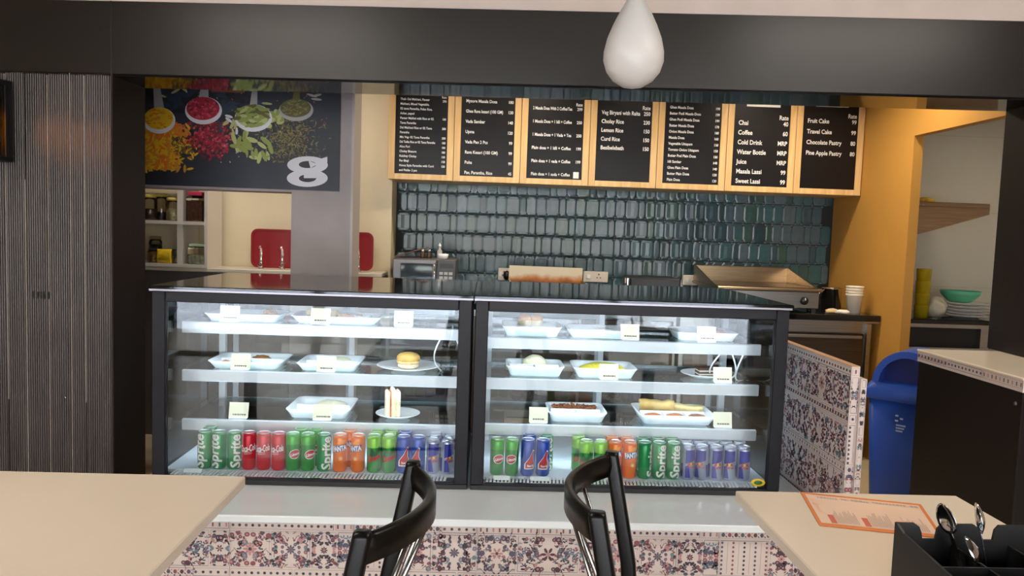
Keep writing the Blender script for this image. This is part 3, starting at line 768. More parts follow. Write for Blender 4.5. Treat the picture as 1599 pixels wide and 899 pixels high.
food('folded_dosa', fold(.10, .05, .028, 6), TOAST, 'browned dosa roll at the tray middle, top shelf, left case', 'dosa', (x+.045, 3.235, z+.006), -.12)
food('steel_bowl', MB().lathe([(.02, 0), (.034, .014), (.038, .026), (.036, .026), (.031, .014), (.0001, .004)], 24, cap1=False), FOAM, 'small white bowl right of the rolled dosas, left case', 'bowl', (X(568, z), 3.235, z+.006))
bpy.data.objects['steel_bowl'].name = 'small_bowl'
# left case, middle shelf
z = SHL[1]
x = X(392, z); foam_tray('leftmost white foam tray on middle shelf of left case', (x, 3.26, z), .30, .24, div=1, cross=True)
food('fritter', MB().blob((0, 0, .014), (.04, .026, .016), 8, .4, 3), FRY, 'small brown fritter heap in leftmost middle shelf tray, left case', 'fritter', (x+.03, 3.30, z+.005))
food('fritter', MB().blob((0, 0, .010), (.02, .022, .012), 9, .3, 3), CHUT, 'reddish chutney dab in leftmost middle shelf tray, left case', 'chutney', (x-.09, 3.2, z+.005))
x = X(518, z); foam_tray('white foam tray left of the burger bun, middle shelf, left case', (x, 3.26, z), .255, .24, cross=True)
food('flat_idli', MB().blob((0, 0, .012), (.05, .035, .018), 4, .15, 2, flat=-.3), RICE, 'pale flat idli in the tray left of the burger bun', 'idli', (x+.02, 3.31, z+.006))
xb = X(638, z, 3.27); plate('round white plate under the burger bun, left display case', (xb, 3.265, z), .135)
b = thing('burger_bun', 'golden burger bun with pale lower half on a round white plate', 'bun', (xb, 3.25, z+.007))
MB().lathe([(.034, 0), (.044, .006), (.046, .016), (.043, .022), (.0001, .023)], 28).build('bottom_half', PALE, b)
MB().lathe([(.046, 0), (.05, .004), (.05, .0075), (.046, .011), (.0001, .011)], 28, mx=Matrix.Translation((0, 0, .022))).build('filling', mat('patty', (226, 196, 130), .6, var=.3, scale=50), b)
MB().lathe([(.044, 0), (.05, .008), (.048, .019), (.037, .029), (.02, .034), (.0001, .0355)], 28, mx=Matrix.Translation((0, 0, .032))).build('top_half', BUNM, b)
# left case, bottom shelf
z = SHL[2]
x = X(503, z); foam_tray('white foam tray on bottom shelf, left of the sandwich plate', (x, 3.27, z), .265, .26, .04, cross=True)
food('rice_cake', MB().blob((0, 0, .012), (.07, .035, .024), 14, .12, 2, flat=-.2), RICE, 'pale rice cake in the tray left of the sandwich plate', 'rice cake', (x+.025, 3.33, z+.006))
xs = X(619, z, 3.22); plate('round white plate under the upright sandwich, left display case', (xs+.005, 3.23, z), .094)
sw = thing('sandwich', 'stacked sandwich wedge standing upright on a white plate, left case', 'sandwich', (xs-.012, 3.20, z+.0075), .25)
for k in range(3):
    MB().box((-.033+.022*k, -.03, 0), (-.017+.022*k, .03, .125-.012*abs(k-1)), 0, .006).build('bread_slice', PALE, sw)
for k in range(2):
    MB().box((-.017+.022*k, -.027, .003), (-.011+.022*k, .027, .112), 0, .002).build('filling', CHUT if k == 0 else mat('lettuce_mayo', (226, 222, 176), .6, var=.2, scale=60), sw)
# right case, top shelf
z = SHR[0]
x = X(829, z); foam_tray('white foam tray holding two browned milk buns, right display case', (x, 3.25, z), .25, .2, .042, div=1, cross=True)
for k in (0, 1):
    bn = thing('milk_bun', 'browned square milk bun, %s of the pair, top shelf, right case' % ('left' if k == 0 else 'right'), 'bun', (x-.026+.05*k, 3.295, z+.006), 0, 'milk buns in the right case')
    MB().blob((0, 0, .034), (.03, .034, .037), 3+k, .08, 1.5).build('crumb', PALE, bn)
    MB().blob((0, 0, .056), (.0285, .033, .021), 3+k, .08, 1.5).build('crust', TOAST, bn)
food('chutney', MB().blob((0, 0, .008), (.03, .024, .010), 21, .2, 3), CHUT, 'thin red chutney in the front of the milk bun tray', 'chutney', (x-.045, 3.20, z+.005))
x = X(934, z); foam_tray('white foam tray right of the milk buns, top shelf, right case', (x, 3.25, z), .28, .2, .036, cross=True)
food('pickle', MB().blob((0, 0, .010), (.03, .022, .014), 23, .3, 3), mat('green_brown_pickle', (150, 128, 70), .5, var=.4, scale=60), 'small green brown pickle heap, top shelf, right case', 'pickle', (x-.0, 3.21, z+.005))
food('flat_idli', MB().blob((0, 0, .010), (.05, .03, .014), 27, .15, 2, flat=-.3), RICE, 'pale flat idli in the tray right of milk buns', 'idli', (x+.03, 3.30, z+.006))
x = X(1098, z); foam_tray('rightmost white foam tray on top shelf of right case', (x, 3.27, z), .27, .2, .036, div=1)
food('fritter', MB().blob((0, 0, .012), (.05, .03, .022), 29, .3, 3), mat('pinkish_onion_mix', (206, 150, 140), .6, var=.3, scale=60), 'pinkish onion heap in rightmost top shelf tray', 'onion heap', (x+.07, 3.3, z+.005))
# right case, middle shelf
z = SHR[1]
x = X(834, z); foam_tray('white foam tray with a round rice mound, middle shelf, right case', (x, 3.26, z), .245, .21, .042, div=1, cross=True)
food('rice_mound', MB().blob((0, 0, .02), (.055, .042, .045), 31, .06, 2, flat=-.3), RICE, 'pale domed rice mound, middle shelf, right case', 'rice', (x+.005, 3.305, z+.006))
food('chutney', MB().blob((0, 0, .008), (.045, .024, .012), 33, .2, 3), CHUT, 'reddish curry in front of the rice mound', 'curry', (x-.045, 3.205, z+.005))
x = X(941, z); foam_tray('white foam tray with yellow rice, middle shelf, right case', (x, 3.26, z), .27, .21, .042)
food('yellow_rice', MB().blob((0, 0, .012), (.1, .065, .03), 35, .12, 2.5, flat=-.2), YEL, 'bright yellow rice filling a foam tray, right case', 'rice', (x, 3.265, z+.008))
xc = X(1100, z); plate('round white plate under the chocolate cake slice, right case', (xc, 3.27, z), .098)
ck = thing('cake_slice', 'dark chocolate cake slice with pale cream layers, right display case', 'cake', (xc+.002, 3.245, z+.0075), .15)
for k in range(3): MB().prism([(-.042, -.03), (.042, -.03), (.042, .035), (-.036, .03)], .0145*k, .0145*k+.0105, 'XY').build('sponge_layer', CHOC, ck)
for k in range(2): MB().prism([(-.041, -.029), (.041, -.029), (.041, .034), (-.035, .029)], .0105+.0145*k, .0145+.0145*k, 'XY').build('cream_layer', CRM, ck)
# right case, bottom shelf
z = SHR[2]
x = X(898, z); foam_tray('white foam tray heaped with roasted brown chickpeas, right case', (x, 3.25, z), .25, .21, .042, div=1, cross=True)
heap = MB(); random.seed(5)
for k in range(130):
    a, b_ = random.uniform(-.095, .095), random.uniform(.008, .075); heap.blob((a, b_, .034+random.uniform(0, .012)*(1-abs(a)/.12)), (.0065, .006, .0058), k, .2, 2, 1)
hp = heap.build('roasted_chickpeas', NUT, None, 'stuff'); hp.location = (x, 3.25, z+.0); hp['label'] = 'roasted brown chickpeas heaped in a foam tray, right case'; hp['category'] = 'chickpeas'
MB().blob((0, .04, .018), (.1, .04, .022), 1, .1, 2, flat=-.4).build('chickpea_base', NUT, hp)
x = X(1050, z); foam_tray('large three-part foam tray with folded dosas, bottom shelf, right case', (x, 3.26, z), .33, .24, .042, div=2, cross=True)
food('folded_dosa', fold(.15, .085, .052, 11), DOSA, 'large folded brown dosa, left one in the three-part tray', 'dosa', (x-.06, 3.305, z+.02), -.12)
food('folded_dosa', fold(.14, .075, .038, 13), mat('pale_dosa', (222, 198, 130), .5, var=.2, scale=18, bump=.3), 'pale folded dosa, right one in the three-part tray', 'dosa', (x+.07, 3.30, z+.02), -.1)
for k, (dx, nm) in enumerate(((-.095, 'left'), (0, 'middle'), (.093, 'right'))):
    food('curry_portion', MB().blob((0, 0, .014), (.042, .034, .018), 41+k, .2, 3, flat=-.4), CHUT if k != 2 else NUT, 'red brown curry portion in the %s part of the three-part tray' % nm, 'curry', (x+dx, 3.205, z+.006))

#SECTION kitchen
# ------------------------------------------------------------------ menu cabinets
PXB = [605, 707, 811, 918, 1023.5, 1131, 1238, 1345]
ZB, ZT = 1.721, 2.42
xs_ = [at(p, 280+23*(p-605)/740., YB).x for p in PXB]; xs_[-1] = XR-.006
MENU = [
 (.0205, [('Thali- Dal Makhani, Paneer', ''), ('Makhani, Mixed Vegetable,', ''), ('02 tawa Parantha, Pulao Rice,', ''), ('Achar, papad', ''), ('Paneer Makhni with Rice or 02', '180'), ('Tawa Parantha', ''), ('Dal Makhani Rice or 02 Tawa', '200'), ('Parantha', ''), ('Mix Veg- 02 Tawa Parantha', '200'), ('Dal Tadka Rice or 02 Tawa Parantha', '180'), ('Aloo Puri', '180'), ('Choley Bhature', '180'), ('Kulchey Choley', '150'), ('Pav Bhaji', '150'), ('Home Style Parantha with Curd', '150'), ('and Pickle- 2 pcs', '')], 155, 266, ('Rate', '290')),
 (.0285, [('Mysore Masala Dosa', '180'), ('Ghee Rava kesari (100 GM)', '130'), ('Vada Sambar', '140'), ('Upma', '120'), ('Vada Pao 2 Pcs', '99'), ('Rava Kesari (100 GM)', '99'), ('Poha', '99'), ('Pav, Parantha, Rice', '45')], 158, 270, None),
 (.0285, [('2 Masala Dosa With 2 Coffee/Tea', '299'), ('1 Masala Dosa + 1 Idli + Coffee', '250'), ('1 Masala Dosa + 1 Vada + Tea', '250'), ('Plain dosa + 1 Idli + Coffee', '199'), ('Plain dosa + 1 vada + Coffee', '199'), ('Plain dosa + 1 soda + Coffee', '*')], 169, 272, ('Rate',)),
 (.036, [('Veg Biryani with Raita', '250'), ('Cholay Rice', '230'), ('Lemon Rice', '150'), ('Curd Rice', '150'), ('Besibelebath', '150')], 176, 231, ('Rate',)),
 (.0245, [('Ghee Masala Dosa', '199'), ('Butter Podi Masala Dosa', '199'), ('Ghee Podi Masala Dosa', '199'), ('Butter Masala Dosa', '170'), ('Onion Masala Dosa', '160'), ('Masala Dosa', '160'), ('Vegetable Uttapam', '150'), ('Tomato Onion Uttapam', '150'), ('Butter Pod Plain Dosa', '150'), ('Idli Sambar', '140'), ('Ghee Plain Dosa', '140'), ('Butter Plain Dosa', '130'), ('Plain Dosa', '120')], 168, 281, None),
 (.042, [('Chai', '40'), ('Coffee', '60'), ('Cold Drink', 'MRP'), ('Water Bottle', 'MRP'), ('Juice', 'MRP'), ('Masala Lassi', '99'), ('Sweet Lassi', '99')], 192, 283, ('Rate', 'bar')),
 (.040, [('Fruit Cake', '99'), ('Travel Cake', '99'), ('Chocolate Pastry', '80'), ('Pine Apple Pastry', '80')], 189, 239, ('Rate', 'bar')),
]
LABELS = ['menu cabinet with the longest, smallest list headed by thali, leftmost board', 'menu cabinet whose board lists Mysore Masala Dosa down to Pav, Parantha, Rice', 'menu cabinet whose board lists dosa and coffee combinations', 'menu cabinet whose board lists five rice dishes above an empty lower half',
          'menu cabinet whose board lists thirteen dosas and uttapams', 'menu cabinet whose board lists chai, coffee, cold drink and lassi', 'menu cabinet whose board lists four cakes and pastries, beside yellow wall']
for i in range(7):
    x0, x1 = xs_[i], xs_[i+1]; w = x1-x0
    t = thing('wall_cabinet', LABELS[i], 'cabinet', (x0, YB, ZB), 0, 'menu board cabinets above the tiled wall')
    MB().box((.001, .02, 0), (w-.001, YW-YB-.012, ZT-ZB+.2)).build('body', MAPLE, t)
    fr = .044
    ht = ZT-ZB+.2
    dr = MB().box((.0018, 0, .0), (fr, .019, ht), 0, .0015).box((w-fr, 0, .0), (w-.0018, .019, ht), 0, .0015).box((fr, 0, 0), (w-fr, .019, fr*.86), 0, .0015).box((fr, 0, ht-fr), (w-fr, .019, ht), 0, .0015).build('door', MAPLE, t)
    MB().box((fr-.001, .006, fr*.84), (w-fr+.001, .018, ht-fr)).build('panel', DARKBOARD, dr)
    size, lines, y0, y1, head = MENU[i]
    # rows run between the two measured heights on this board
    pm = (PXB[i]+PXB[i+1])/2
    z0, z1 = at(pm, y0, YB).z-ZB, at(pm, y1, YB).z-ZB
    lt = MB(); n = len(lines); pw = w-2*fr; xl = fr+.03; xr_ = w-fr-.012
    for k, (s_, p_) in enumerate(lines):
        zz = z0+(z1-z0)*k/(n-1)-size*.35
        room = pw-.035-(.075 if p_ else .04)
        put_text(lt, s_, size, xl, zz, .0055, room, bold=size*.022, squeeze=.86)
        if p_ == '*': lt.box((xr_-.045, .0055, zz-.012), (xr_-.008, .0058, zz+.03))
        elif p_: put_text(lt, p_, size*.95, xr_, zz, .0055, None, True, bold=size*.022, squeeze=.86)
    if head:
        dz = abs(z1-z0)/(n-1)
        if len(head) > 1 and head[1] == 'bar':
            put_text(lt, 'Rate', size, xr_, z0+size*.62, .0055, None, True, bold=size*.02, squeeze=.82)
            bz = at(pm, 164.5, YB).z-ZB
            lt.box((xl+.05, .0055, bz-.008), (xr_-.06, .0058, bz+.012))
        else:
            put_text(lt, 'Rate', size, xr_, z0+(size*.7 if i else .012), .0055, None, True, bold=size*.02, squeeze=.82)
            if i == 0: put_text(lt, '290', size, xr_, z0-.014, .0055, None, True, bold=size*.02, squeeze=.82)
    lt.build('lettering', WHITEPRINT, dr, 'stuff')

# ------------------------------------------------------------------ back counter and its equipment
ZC = .945
bc = thing('kitchen_worktop', 'black polished worktop along the teal tiled wall', 'worktop', (0, 4.78, ZC))
MB().box((-.64, 0, -.04), (XR-.004, YW-4.78-.012, 0), 0, .004).build('slab', BLK_GL, bc)
MB().box((-.63, .012, -.052), (XR-.006, .03, -.0405)).build('edge_trim', STEEL, bc)
uf = thing('undercounter_fridge', 'dark steel undercounter fridge below the black worktop beside yellow wall', 'fridge', (1.25, 4.83, 0))
MB().box((0, .02, .08), (1.23, .62, .89), 0, .004).build('body', STEEL, uf)
DSTEEL = mat('dark_smoky_steel', (96, 84, 74), .3, .9, .15, 20, stretch=(.2, 1, 6))
for k in (0, 1):
    d_ = MB().box((.03+.59*k, -.01, .13), (.60+.59*k, .02, .82), 0, .005).build('door', DSTEEL, uf)
    MB().box((.05+.59*k, -.028, .79), (.58+.59*k, -.011, .81), 0, .003).build('handle', STEEL, d_)
MB().box((1.205, -.012, 0), (1.232, .02, .885)).build('side_trim', STEEL, uf)
for k in (0, 1):
    for q in (0, 1): MB().lathe([(.02, 0), (.02, .08)], 12, mx=Matrix.Translation((.06+1.1*k, .08+.48*q, 0))).build('foot', BLACK, uf)
bb = thing('base_cabinet', 'steel base cabinet under the microwave end of the black worktop', 'cabinet', (-.62, 4.84, 0))
MB().box((0, .02, 0), (1.85, .66, .89)).build('body', STEEL, bb)
for k in range(3): MB().box((.02+.61*k, 0, .1), (.61+.61*k, .02, .86), 0, .004).build('door', DSTEEL, bb)

mwx0, mwx1 = x_at(613, 5.0, 1.1), x_at(712, 5.0, 1.1)
mw = thing('microwave_oven', 'silver microwave oven with dark door on the black worktop', 'microwave', (mwx0, 5.0, ZC))
mww = mwx1-mwx0; mh = at(660, 404, 5.0).z-ZC
MB().box((0, .02, .012), (mww, .40, mh), 0, .006).build('body', mat('microwave_shell', (120, 116, 116), .35, .6), mw)
dr = MB().box((.0, 0, .014), (mww*.69, .02, mh-.004), 0, .005).build('door', mat('grey_steel_door', (110, 106, 106), .35, .8), mw)
MB().box((.05, -.002, .04), (mww*.63, .002, mh-.03), 0, .002).build('window', mat('smoked_door_glass', (52, 60, 66), .06, spec=.8), dr)
MB().tube([(mww*.66, -.002, .05), (mww*.66, -.022, .06), (mww*.66, -.022, mh-.04), (mww*.66, -.002, mh-.03)], .006).build('handle', CHROME, dr)
cp = MB().box((mww*.70, 0, .014), (mww, .02, mh-.004), 0, .004).build('control_panel', mat('panel_charcoal', (54, 52, 54), .3), mw)
for r_ in range(4):
    for c_ in range(3):
        MB().box((mww*.735+c_*.031, -.003, mh*.42+.028*(r_-1.2)), (mww*.735+c_*.031+.024, .001, mh*.42+.028*(r_-1.2)+.018)).build('button', mat('grey_button', (196, 194, 192), .4), cp)
MB().box((mww*.74, -.002, mh*.78), (mww*.96, .001, mh*.9)).build('display', BLACK, cp)
for a in (.04, mww-.04): MB().box((a-.015, .05, 0), (a+.015, .36, .0125)).build('foot', BLACK, mw)
zt = ZC+mh
sb = thing('soap_bottle', 'small clear bottle standing on the microwave behind the white bowl', 'bottle', (x_at(686, 5.17, zt+.03), 5.2, zt))
MB().lathe([(.016, 0), (.017, .004), (.017, .05), (.008, .062), (.007, .075)], 16).build('body', mat('cloudy_plastic', (190, 190, 186), .3), sb)
MB().lathe([(.009, 0), (.009, .016), (.003, .018), (.003, .028)], 12, mx=Matrix.Translation((0, 0, .0755))).build('cap', WHITE, sb)
o = MB().lathe([(.022, 0), (.03, .006), (.037, .034), (.0345, .034), (.028, .009), (.0001, .006)], 24, cap1=False).build('white_bowl', CHINA)
o.location = (x_at(692, 5.08, zt+.02), 5.08, zt); tag(o, 'small white bowl on top of the microwave', 'bowl')
for k, px in enumerate((660, 670)):
    j = thing('spice_bottle', 'small dark spice bottle, %s one on top of the microwave' % ('left' if k == 0 else 'right'), 'bottle', (x_at(px, 5.14, zt+.03), 5.14, zt), 0, 'spice bottles on the microwave')
    MB().lathe([(.016, 0), (.018, .004), (.018, .034), (.011, .042)], 14).build('body', mat('amber_jar', (74, 50, 34), .2), j)
    MB().lathe([(.012, 0), (.012, .013), (.006, .016)], 14, mx=Matrix.Translation((0, 0, .0425))).build('cap', CHROME, j)
o = MB().box((-.11, -.07, 0), (.11, .07, .006), 0, .002, mx=Matrix.Rotation(-.30, 4, 'Y')).build('chopping_board', mat('worn_wood', (120, 84, 56), .6, var=.3, scale=14)); o.location = (x_at(642, 5.2, zt), 5.2, zt+.034)
tag(o, 'thin wooden board lying tilted on the microwave', 'board')
# stained white tray-like griddle guard
gx0, gx1 = x_at(794, 5.3, 1.1), x_at(910, 5.3, 1.1); gz = at(850, 416, 5.3).z
def stained(name):
    m = mat(name, (226, 212, 186), .5); t = m.node_tree; b = t.nodes['Principled BSDF']
    tc = t.nodes.new('ShaderNodeTexCoord'); sp = t.nodes.new('ShaderNodeSeparateXYZ'); nz = t.nodes.new('ShaderNodeTexNoise'); nz.inputs['Scale'].default_value = 14
    ad = t.nodes.new('ShaderNodeMath'); ad.operation = 'MULTIPLY_ADD'; ad.inputs[1].default_value = .06
    r = t.nodes.new('ShaderNodeValToRGB'); e = r.color_ramp.elements
    e[0].position = .13; e[0].color = lin((70, 34, 16)); e[1].position = .2; e[1].color = lin((226, 212, 186))
    q = r.color_ramp.elements.new(.165); q.color = lin((196, 120, 50))
    t.links.new(tc.outputs['Object'], sp.inputs[0]); t.links.new(tc.outputs['Object'], nz.inputs['Vector'])
    t.links.new(nz.outputs['Fac'], ad.inputs[0]); t.links.new(sp.outputs['Z'], ad.inputs[2]); t.links.new(ad.outputs[0], r.inputs[0]); t.links.new(r.outputs[0], b.inputs['Base Color'])
    return m
gr = thing('griddle', 'griddle with burnt white back guard standing between the sockets', 'griddle', (gx0, 5.0, ZC))
MB().box((0, 0, .03), (gx1-gx0, .36, .1), 0, .005).build('body', STEEL, gr)
MB().box((.01, .01, .1), (gx1-gx0-.01, .31, .108)).build('hot_plate', mat('black_iron', (24, 22, 21), .5), gr)
gg = MB().prism([(0, .1), (gx1-gx0, .1), (gx1-gx0, gz-ZC-.004), (.006, gz-ZC)], .32, .335).build('back_guard', stained('burnt_enamel'), gr, label='scorched cream back guard')
for a in (0, gx1-gx0-.01): MB().box((a, .06, .1), (a+.01, .319, .13)).build('side_guard', STEEL, gr)
for a in (.05, gx1-gx0-.05):
    for b_ in (.05, .31): MB().lathe([(.014, 0), (.014, .03)], 10, mx=Matrix.Translation((a, b_, 0))).build('foot', BLACK, gr)
# wall sockets
def socket(px0, py0, px1, py1, label, plug=False):
    a = at(px0, py0, YW-.03); b_ = at(px1, py1, YW-.03)
    t = thing('wall_socket', label, 'socket', (a.x, YW-.011, b_.z), 0, 'sockets on the tiled wall')
    w, h = b_.x-a.x, a.z-b_.z
    MB().box((0, -.028, 0), (w, 0, h), 0, .004).build('plate', mat('ivory_plastic', (222, 210, 196), .4), t)
    DK = mat('socket_hole', (50, 46, 44), .6); cx = w*.62 if not plug else w*.5
    for dx, dz, r in ((0, .018, .005), (-.012, -.006, .004), (.012, -.006, .004)):
        MB().box((cx+dx-r, -.0295, h*.5+dz-r), (cx+dx+r, -.027, h*.5+dz+r)).build('hole', DK, t)
    MB().box((w*.12, -.032, h*.3), (w*.30, -.027, h*.7), 0, .002).build('switch', WHITE, t)
    if plug:
        MB().blob((w*.72, -.052, h*.42), (.026, .026, .034), 2, .2, 2, 2).build('plug', BLACK, t)
    return t
socket(778, 418, 796, 438, 'ivory wall socket with black plug left of burnt griddle guard', True)
socket(911, 423, 949, 441, 'wide ivory wall socket right of burnt griddle guard')
socket(1066, 429, 1095, 446, 'ivory wall socket left of the large steel griddle')
# slim black appliance with pale handles
ax0, ax1 = x_at(974, 5.2, 1.05), x_at(1060, 5.2, 1.05); az = at(1010, 432, 5.2).z-ZC
bg_ = thing('sandwich_press', 'low black sandwich press with pale hinges between the sockets', 'press', (ax0, 5.08, ZC))
MB().box((.01, 0, 0), (ax1-ax0-.01, .28, az*.55), 0, .012).build('lower_half', BLACK, bg_)
MB().box((.015, .0, az*.58), (ax1-ax0-.015, .28, az), 0, .012).build('lid', BLACK, bg_)
for a in (0.0, ax1-ax0-.05): MB().box((a, .03, az*.6), (a+.05, .10, az*.98), 0, .006).build('hinge', CHROME, bg_)
o = MB().prism([(-.06, -.03), (.05, -.035), (.065, .03), (-.04, .04)], 0, .004, 'XY').build('paper_napkin', WHITE)
o.location = (x_at(766, 5.0, ZC), 5.05, ZC+.001); tag(o, 'white paper napkin lying left of the plugged socket', 'napkin')
# big steel griddle
Gz = ZC
gA = thing('steel_griddle', 'large stainless griddle with raised guard and black knob on worktop corner', 'griddle', (x_at(1120, 4.86, 1.0), 4.86, Gz))
gw = x_at(1284, 4.86, 1.0)-x_at(1120, 4.86, 1.0); zt_ = at(1200, 449, 4.86).z-Gz
WSTEEL = mat('warm_steel', (176, 152, 122), .28, 1., .15, 24, stretch=(.2, 1, 4))
MB().box((.03, .03, .02), (gw-.01, .58, zt_-.02), 0, .005).build('body', STEEL, gA)
MB().box((0, 0, zt_-.02), (gw, .60, zt_), 0, .004).build('top_tray', WSTEEL, gA)
MB().box((.02, .03, zt_), (gw-.02, .57, zt_+.004)).build('hot_plate', mat('oiled_iron', (74, 60, 46), .2, .6), gA)
MB().box((.0, .585, zt_), (gw, .60, zt_+.11), 0, .003).build('back_guard', WSTEEL, gA)
for a in (0, gw-.012): MB().prism([(.08, zt_), (.585, zt_), (.585, zt_+.11)], a, a+.012, 'YZ').build('side_guard', WSTEEL, gA)
kn = MB().lathe([(.026, 0), (.026, .014), (.022, .022), (.0001, .022)], 20, mx=Matrix.Translation((gw-.11, .029, zt_*.48)) @ Matrix.Rotation(PI/2, 4, 'X')).build('knob', BLACK, gA, label='round black knob')
MB().box((gw-.112, .0, zt_*.48+.004), (gw-.108, .008, zt_*.48+.02)).build('pointer', WHITE, kn)
for a in (.07, gw-.05):
    for b_ in (.08, .53): MB().lathe([(.015, 0), (.015, .02)], 10, mx=Matrix.Translation((a, b_, 0))).build('foot', BLACK, gA)
pt_ = thing('steel_pot', 'shiny steel pot between the griddle and the stacked paper cups', 'pot', (2.355, 5.14, ZC))
MB().lathe([(.06, 0), (.066, .006), (.066, .14), (.07, .143), (.068, .146), (.063, .142), (.062, .01), (.0001, .008)], 28, cap1=False).build('body', CHROME, pt_)
MB().tube([(-.064, 0, .12), (-.085, -.005, .115), (-.09, -.005, .09), (-.066, 0, .07)], .004).build('handle', CHROME, pt_)
cu = thing('paper_cup_stack', 'stack of white paper cups on the worktop by the yellow wall', 'cups', (2.412, 4.93, ZC))
PAPER = mat('white_paper_cup', (238, 230, 214), .6)
for k in range(4):
    MB().lathe([(.040, .0+.018*k), (.052, .115+.018*k), (.0555, .117+.018*k), (.0555, .121+.018*k), (.050, .120+.018*k), (.0385, .006+.018*k)], 26, cap0=True, cap1=True).build('paper_cup', PAPER, cu)
random.seed(3)
for k, (dx, dy) in enumerate(((0, 0), (.06, -.03), (.03, .05))):
    o = MB().blob((0, 0, .012), (.045, .03, .016), 60+k, .4, 2.5, 2, flat=-.6).build('crumpled_tissue', PAPER if k else mat('kraft_tissue', (214, 184, 132), .7))
    o.location = (2.235+dx, 4.86+dy, ZC); tag(o, 'crumpled %s tissue beside the paper cups, %s' % (('tan', 'in front of the pot'), ('white', 'nearest the worktop edge'), ('white', 'behind the tan one'))[k], 'tissue', 'crumpled tissues')

# ------------------------------------------------------------------ pantry seen through the opening
pc = thing('pantry_counter', 'black topped steel counter in the pantry beyond the yellow wall', 'counter', (2.588, 4.86, 0))
MB().box((0, 0, .895), (1.5, .68, .925), 0, .004).build('top', BLK_GL, pc)
MB().box((0, .02, .87), (1.5, .04, .894)).build('edge_trim', STEEL, pc)
MB().box((0, .10, 0), (1.5, .66, .86)).build('body', mat('pantry_black', (24, 22, 22), .5), pc)
for a in (.02, .68): MB().box((a, .06, 0), (a+.06, .1, .87)).build('leg', STEEL, pc)
MB().box((.02, .05, .70), (1.4, .062, .735)).build('rail', STEEL, pc)
ph = thing('wall_shelf', 'stainless wall shelf on a triangular bracket above the pantry counter', 'shelf', (2.585, 4.95, 1.40))
MB().box((0, 0, .255), (.70, .5, .285), 0, .003).build('shelf_board', WSTEEL, ph)
MB().prism([(0, .0), (.70, .215), (.70, .254), (0, .254)], .004, .012).build('bracket', WSTEEL, ph)
MB().prism([(0, .0), (.70, .215), (.70, .254), (0, .254)], .48, .49).build('bracket', WSTEEL, ph)
o = MB().blob((0, 0, .014), (.07, .04, .02), 71, .35, 2.5, flat=-.65).build('wrapped_packet', mat('yellow_red_packet', (206, 170, 60), .4, var=.5, scale=20)); o.location = (2.90, 5.05, 1.6855); tag(o, 'yellow packet lying on the stainless wall shelf', 'packet')
PGL = mat('olive_yellow_plastic', (190, 168, 30), .25, var=.15, scale=20)
cs = thing('plastic_cup_tower', 'tall tower of olive yellow plastic tumblers on pantry counter', 'tumblers', (2.905, 5.0, .925))
for k in range(4): MB().lathe([(.042, .08*k), (.046, .08*k+.078), (.047, .08*k+.0795), (.043, .08*k+.0797)], 24).build('tumbler', PGL, cs)
MB().lathe([(.045, .3195), (.046, .3215), (.03, .3225)], 20).build('rim', PGL, cs)
sbt = thing('sauce_bottle', 'dark sauce bottle with red cap behind the olive tumblers', 'bottle', (2.80, 5.14, .925))
MB().lathe([(.035, 0), (.037, .01), (.037, .2), (.02, .26), (.016, .3)], 20).build('body', mat('dark_sauce', (60, 22, 18), .15), sbt)
MB().lathe([(.019, 0), (.019, .03), (.015, .034)], 16, mx=Matrix.Translation((0, 0, .3005))).build('cap', mat('red_cap', (190, 40, 36), .4), sbt)
o = MB().blob((0, 0, .06), (.07, .06, .075), 81, .35, 2.2, 3, flat=-.8).build('plastic_bag', mat('milky_plastic', (206, 198, 178), .25, var=.1, scale=16)); o.location = (3.03, 5.05, .925); tag(o, 'crumpled milky plastic bag beside the green bowl', 'bag')
zp = .925
for k in range(5):
    p = plate('white dinner plate, %s in the stack under the green bowl' % ('lowest', 'second lowest', 'middle', 'second highest', 'topmost')[k], (3.245, 5.08, zp+.0205*k), .15, 'dinner_plate'); p['group'] = 'stacked dinner plates'
o = MB().lathe([(.055, 0), (.075, .008), (.115, .05), (.125, .078), (.121, .078), (.11, .05), (.07, .014), (.0001, .010)], 36, cap1=False).build('green_bowl', mat('mint_green_plastic', (96, 190, 152), .35)); o.location = (3.205, 5.07, zp+.0205*4+.0200); tag(o, 'mint green bowl on top of the stacked white plates', 'bowl')

# ------------------------------------------------------------------ left bay: ledge, taps, red trays, jar rack
lg = thing('wash_ledge', 'cream topped ledge along the left kitchen wall under the red trays', 'ledge', (-2.6, 4.98, 0))
LEDG = mat('ledge_cream', (222, 212, 192), .3)
MB().box((0, 0, 1.075), (1.93, .31, 1.10), 0, .004).build('top', LEDG, lg)
MB().box((0, .03, 0), (1.93, .31, 1.074)).build('body', mat('ledge_base_grey', (92, 88, 90), .5), lg)
RED = mat('red_tray_plastic', (150, 26, 34), .35)
for k, (pa, pb) in enumerate(((391, 481), (496, 582))):
    a, b_ = x_at(pa, 5.22, 1.25), x_at(pb, 5.22, 1.25); zh = at(430, 358, 5.22).z-1.101
    t = thing('serving_tray', 'red plastic serving tray leaning on the wall, %s of the grey pillar' % ('left' if k == 0 else 'right'), 'tray', ((a+b_)/2, 5.235, 1.101), 0, 'red serving trays')
    w2, h2 = (b_-a)/2, zh/2
    def rr(i, y): return [(p[0], y, p[1]+h2) for p in rrect(w2-i, h2-i, .045, 0, 6)]
    MB().add(*shell([rr(0, .0), rr(0, -.004), rr(.012, -.004), rr(.02, .018), rr(.02, .022), rr(0, .02)], False)).build('rim', RED, t)
    MB().add(*shell([rr(.019, .016), rr(.019, .021)])).build('base', RED, t)
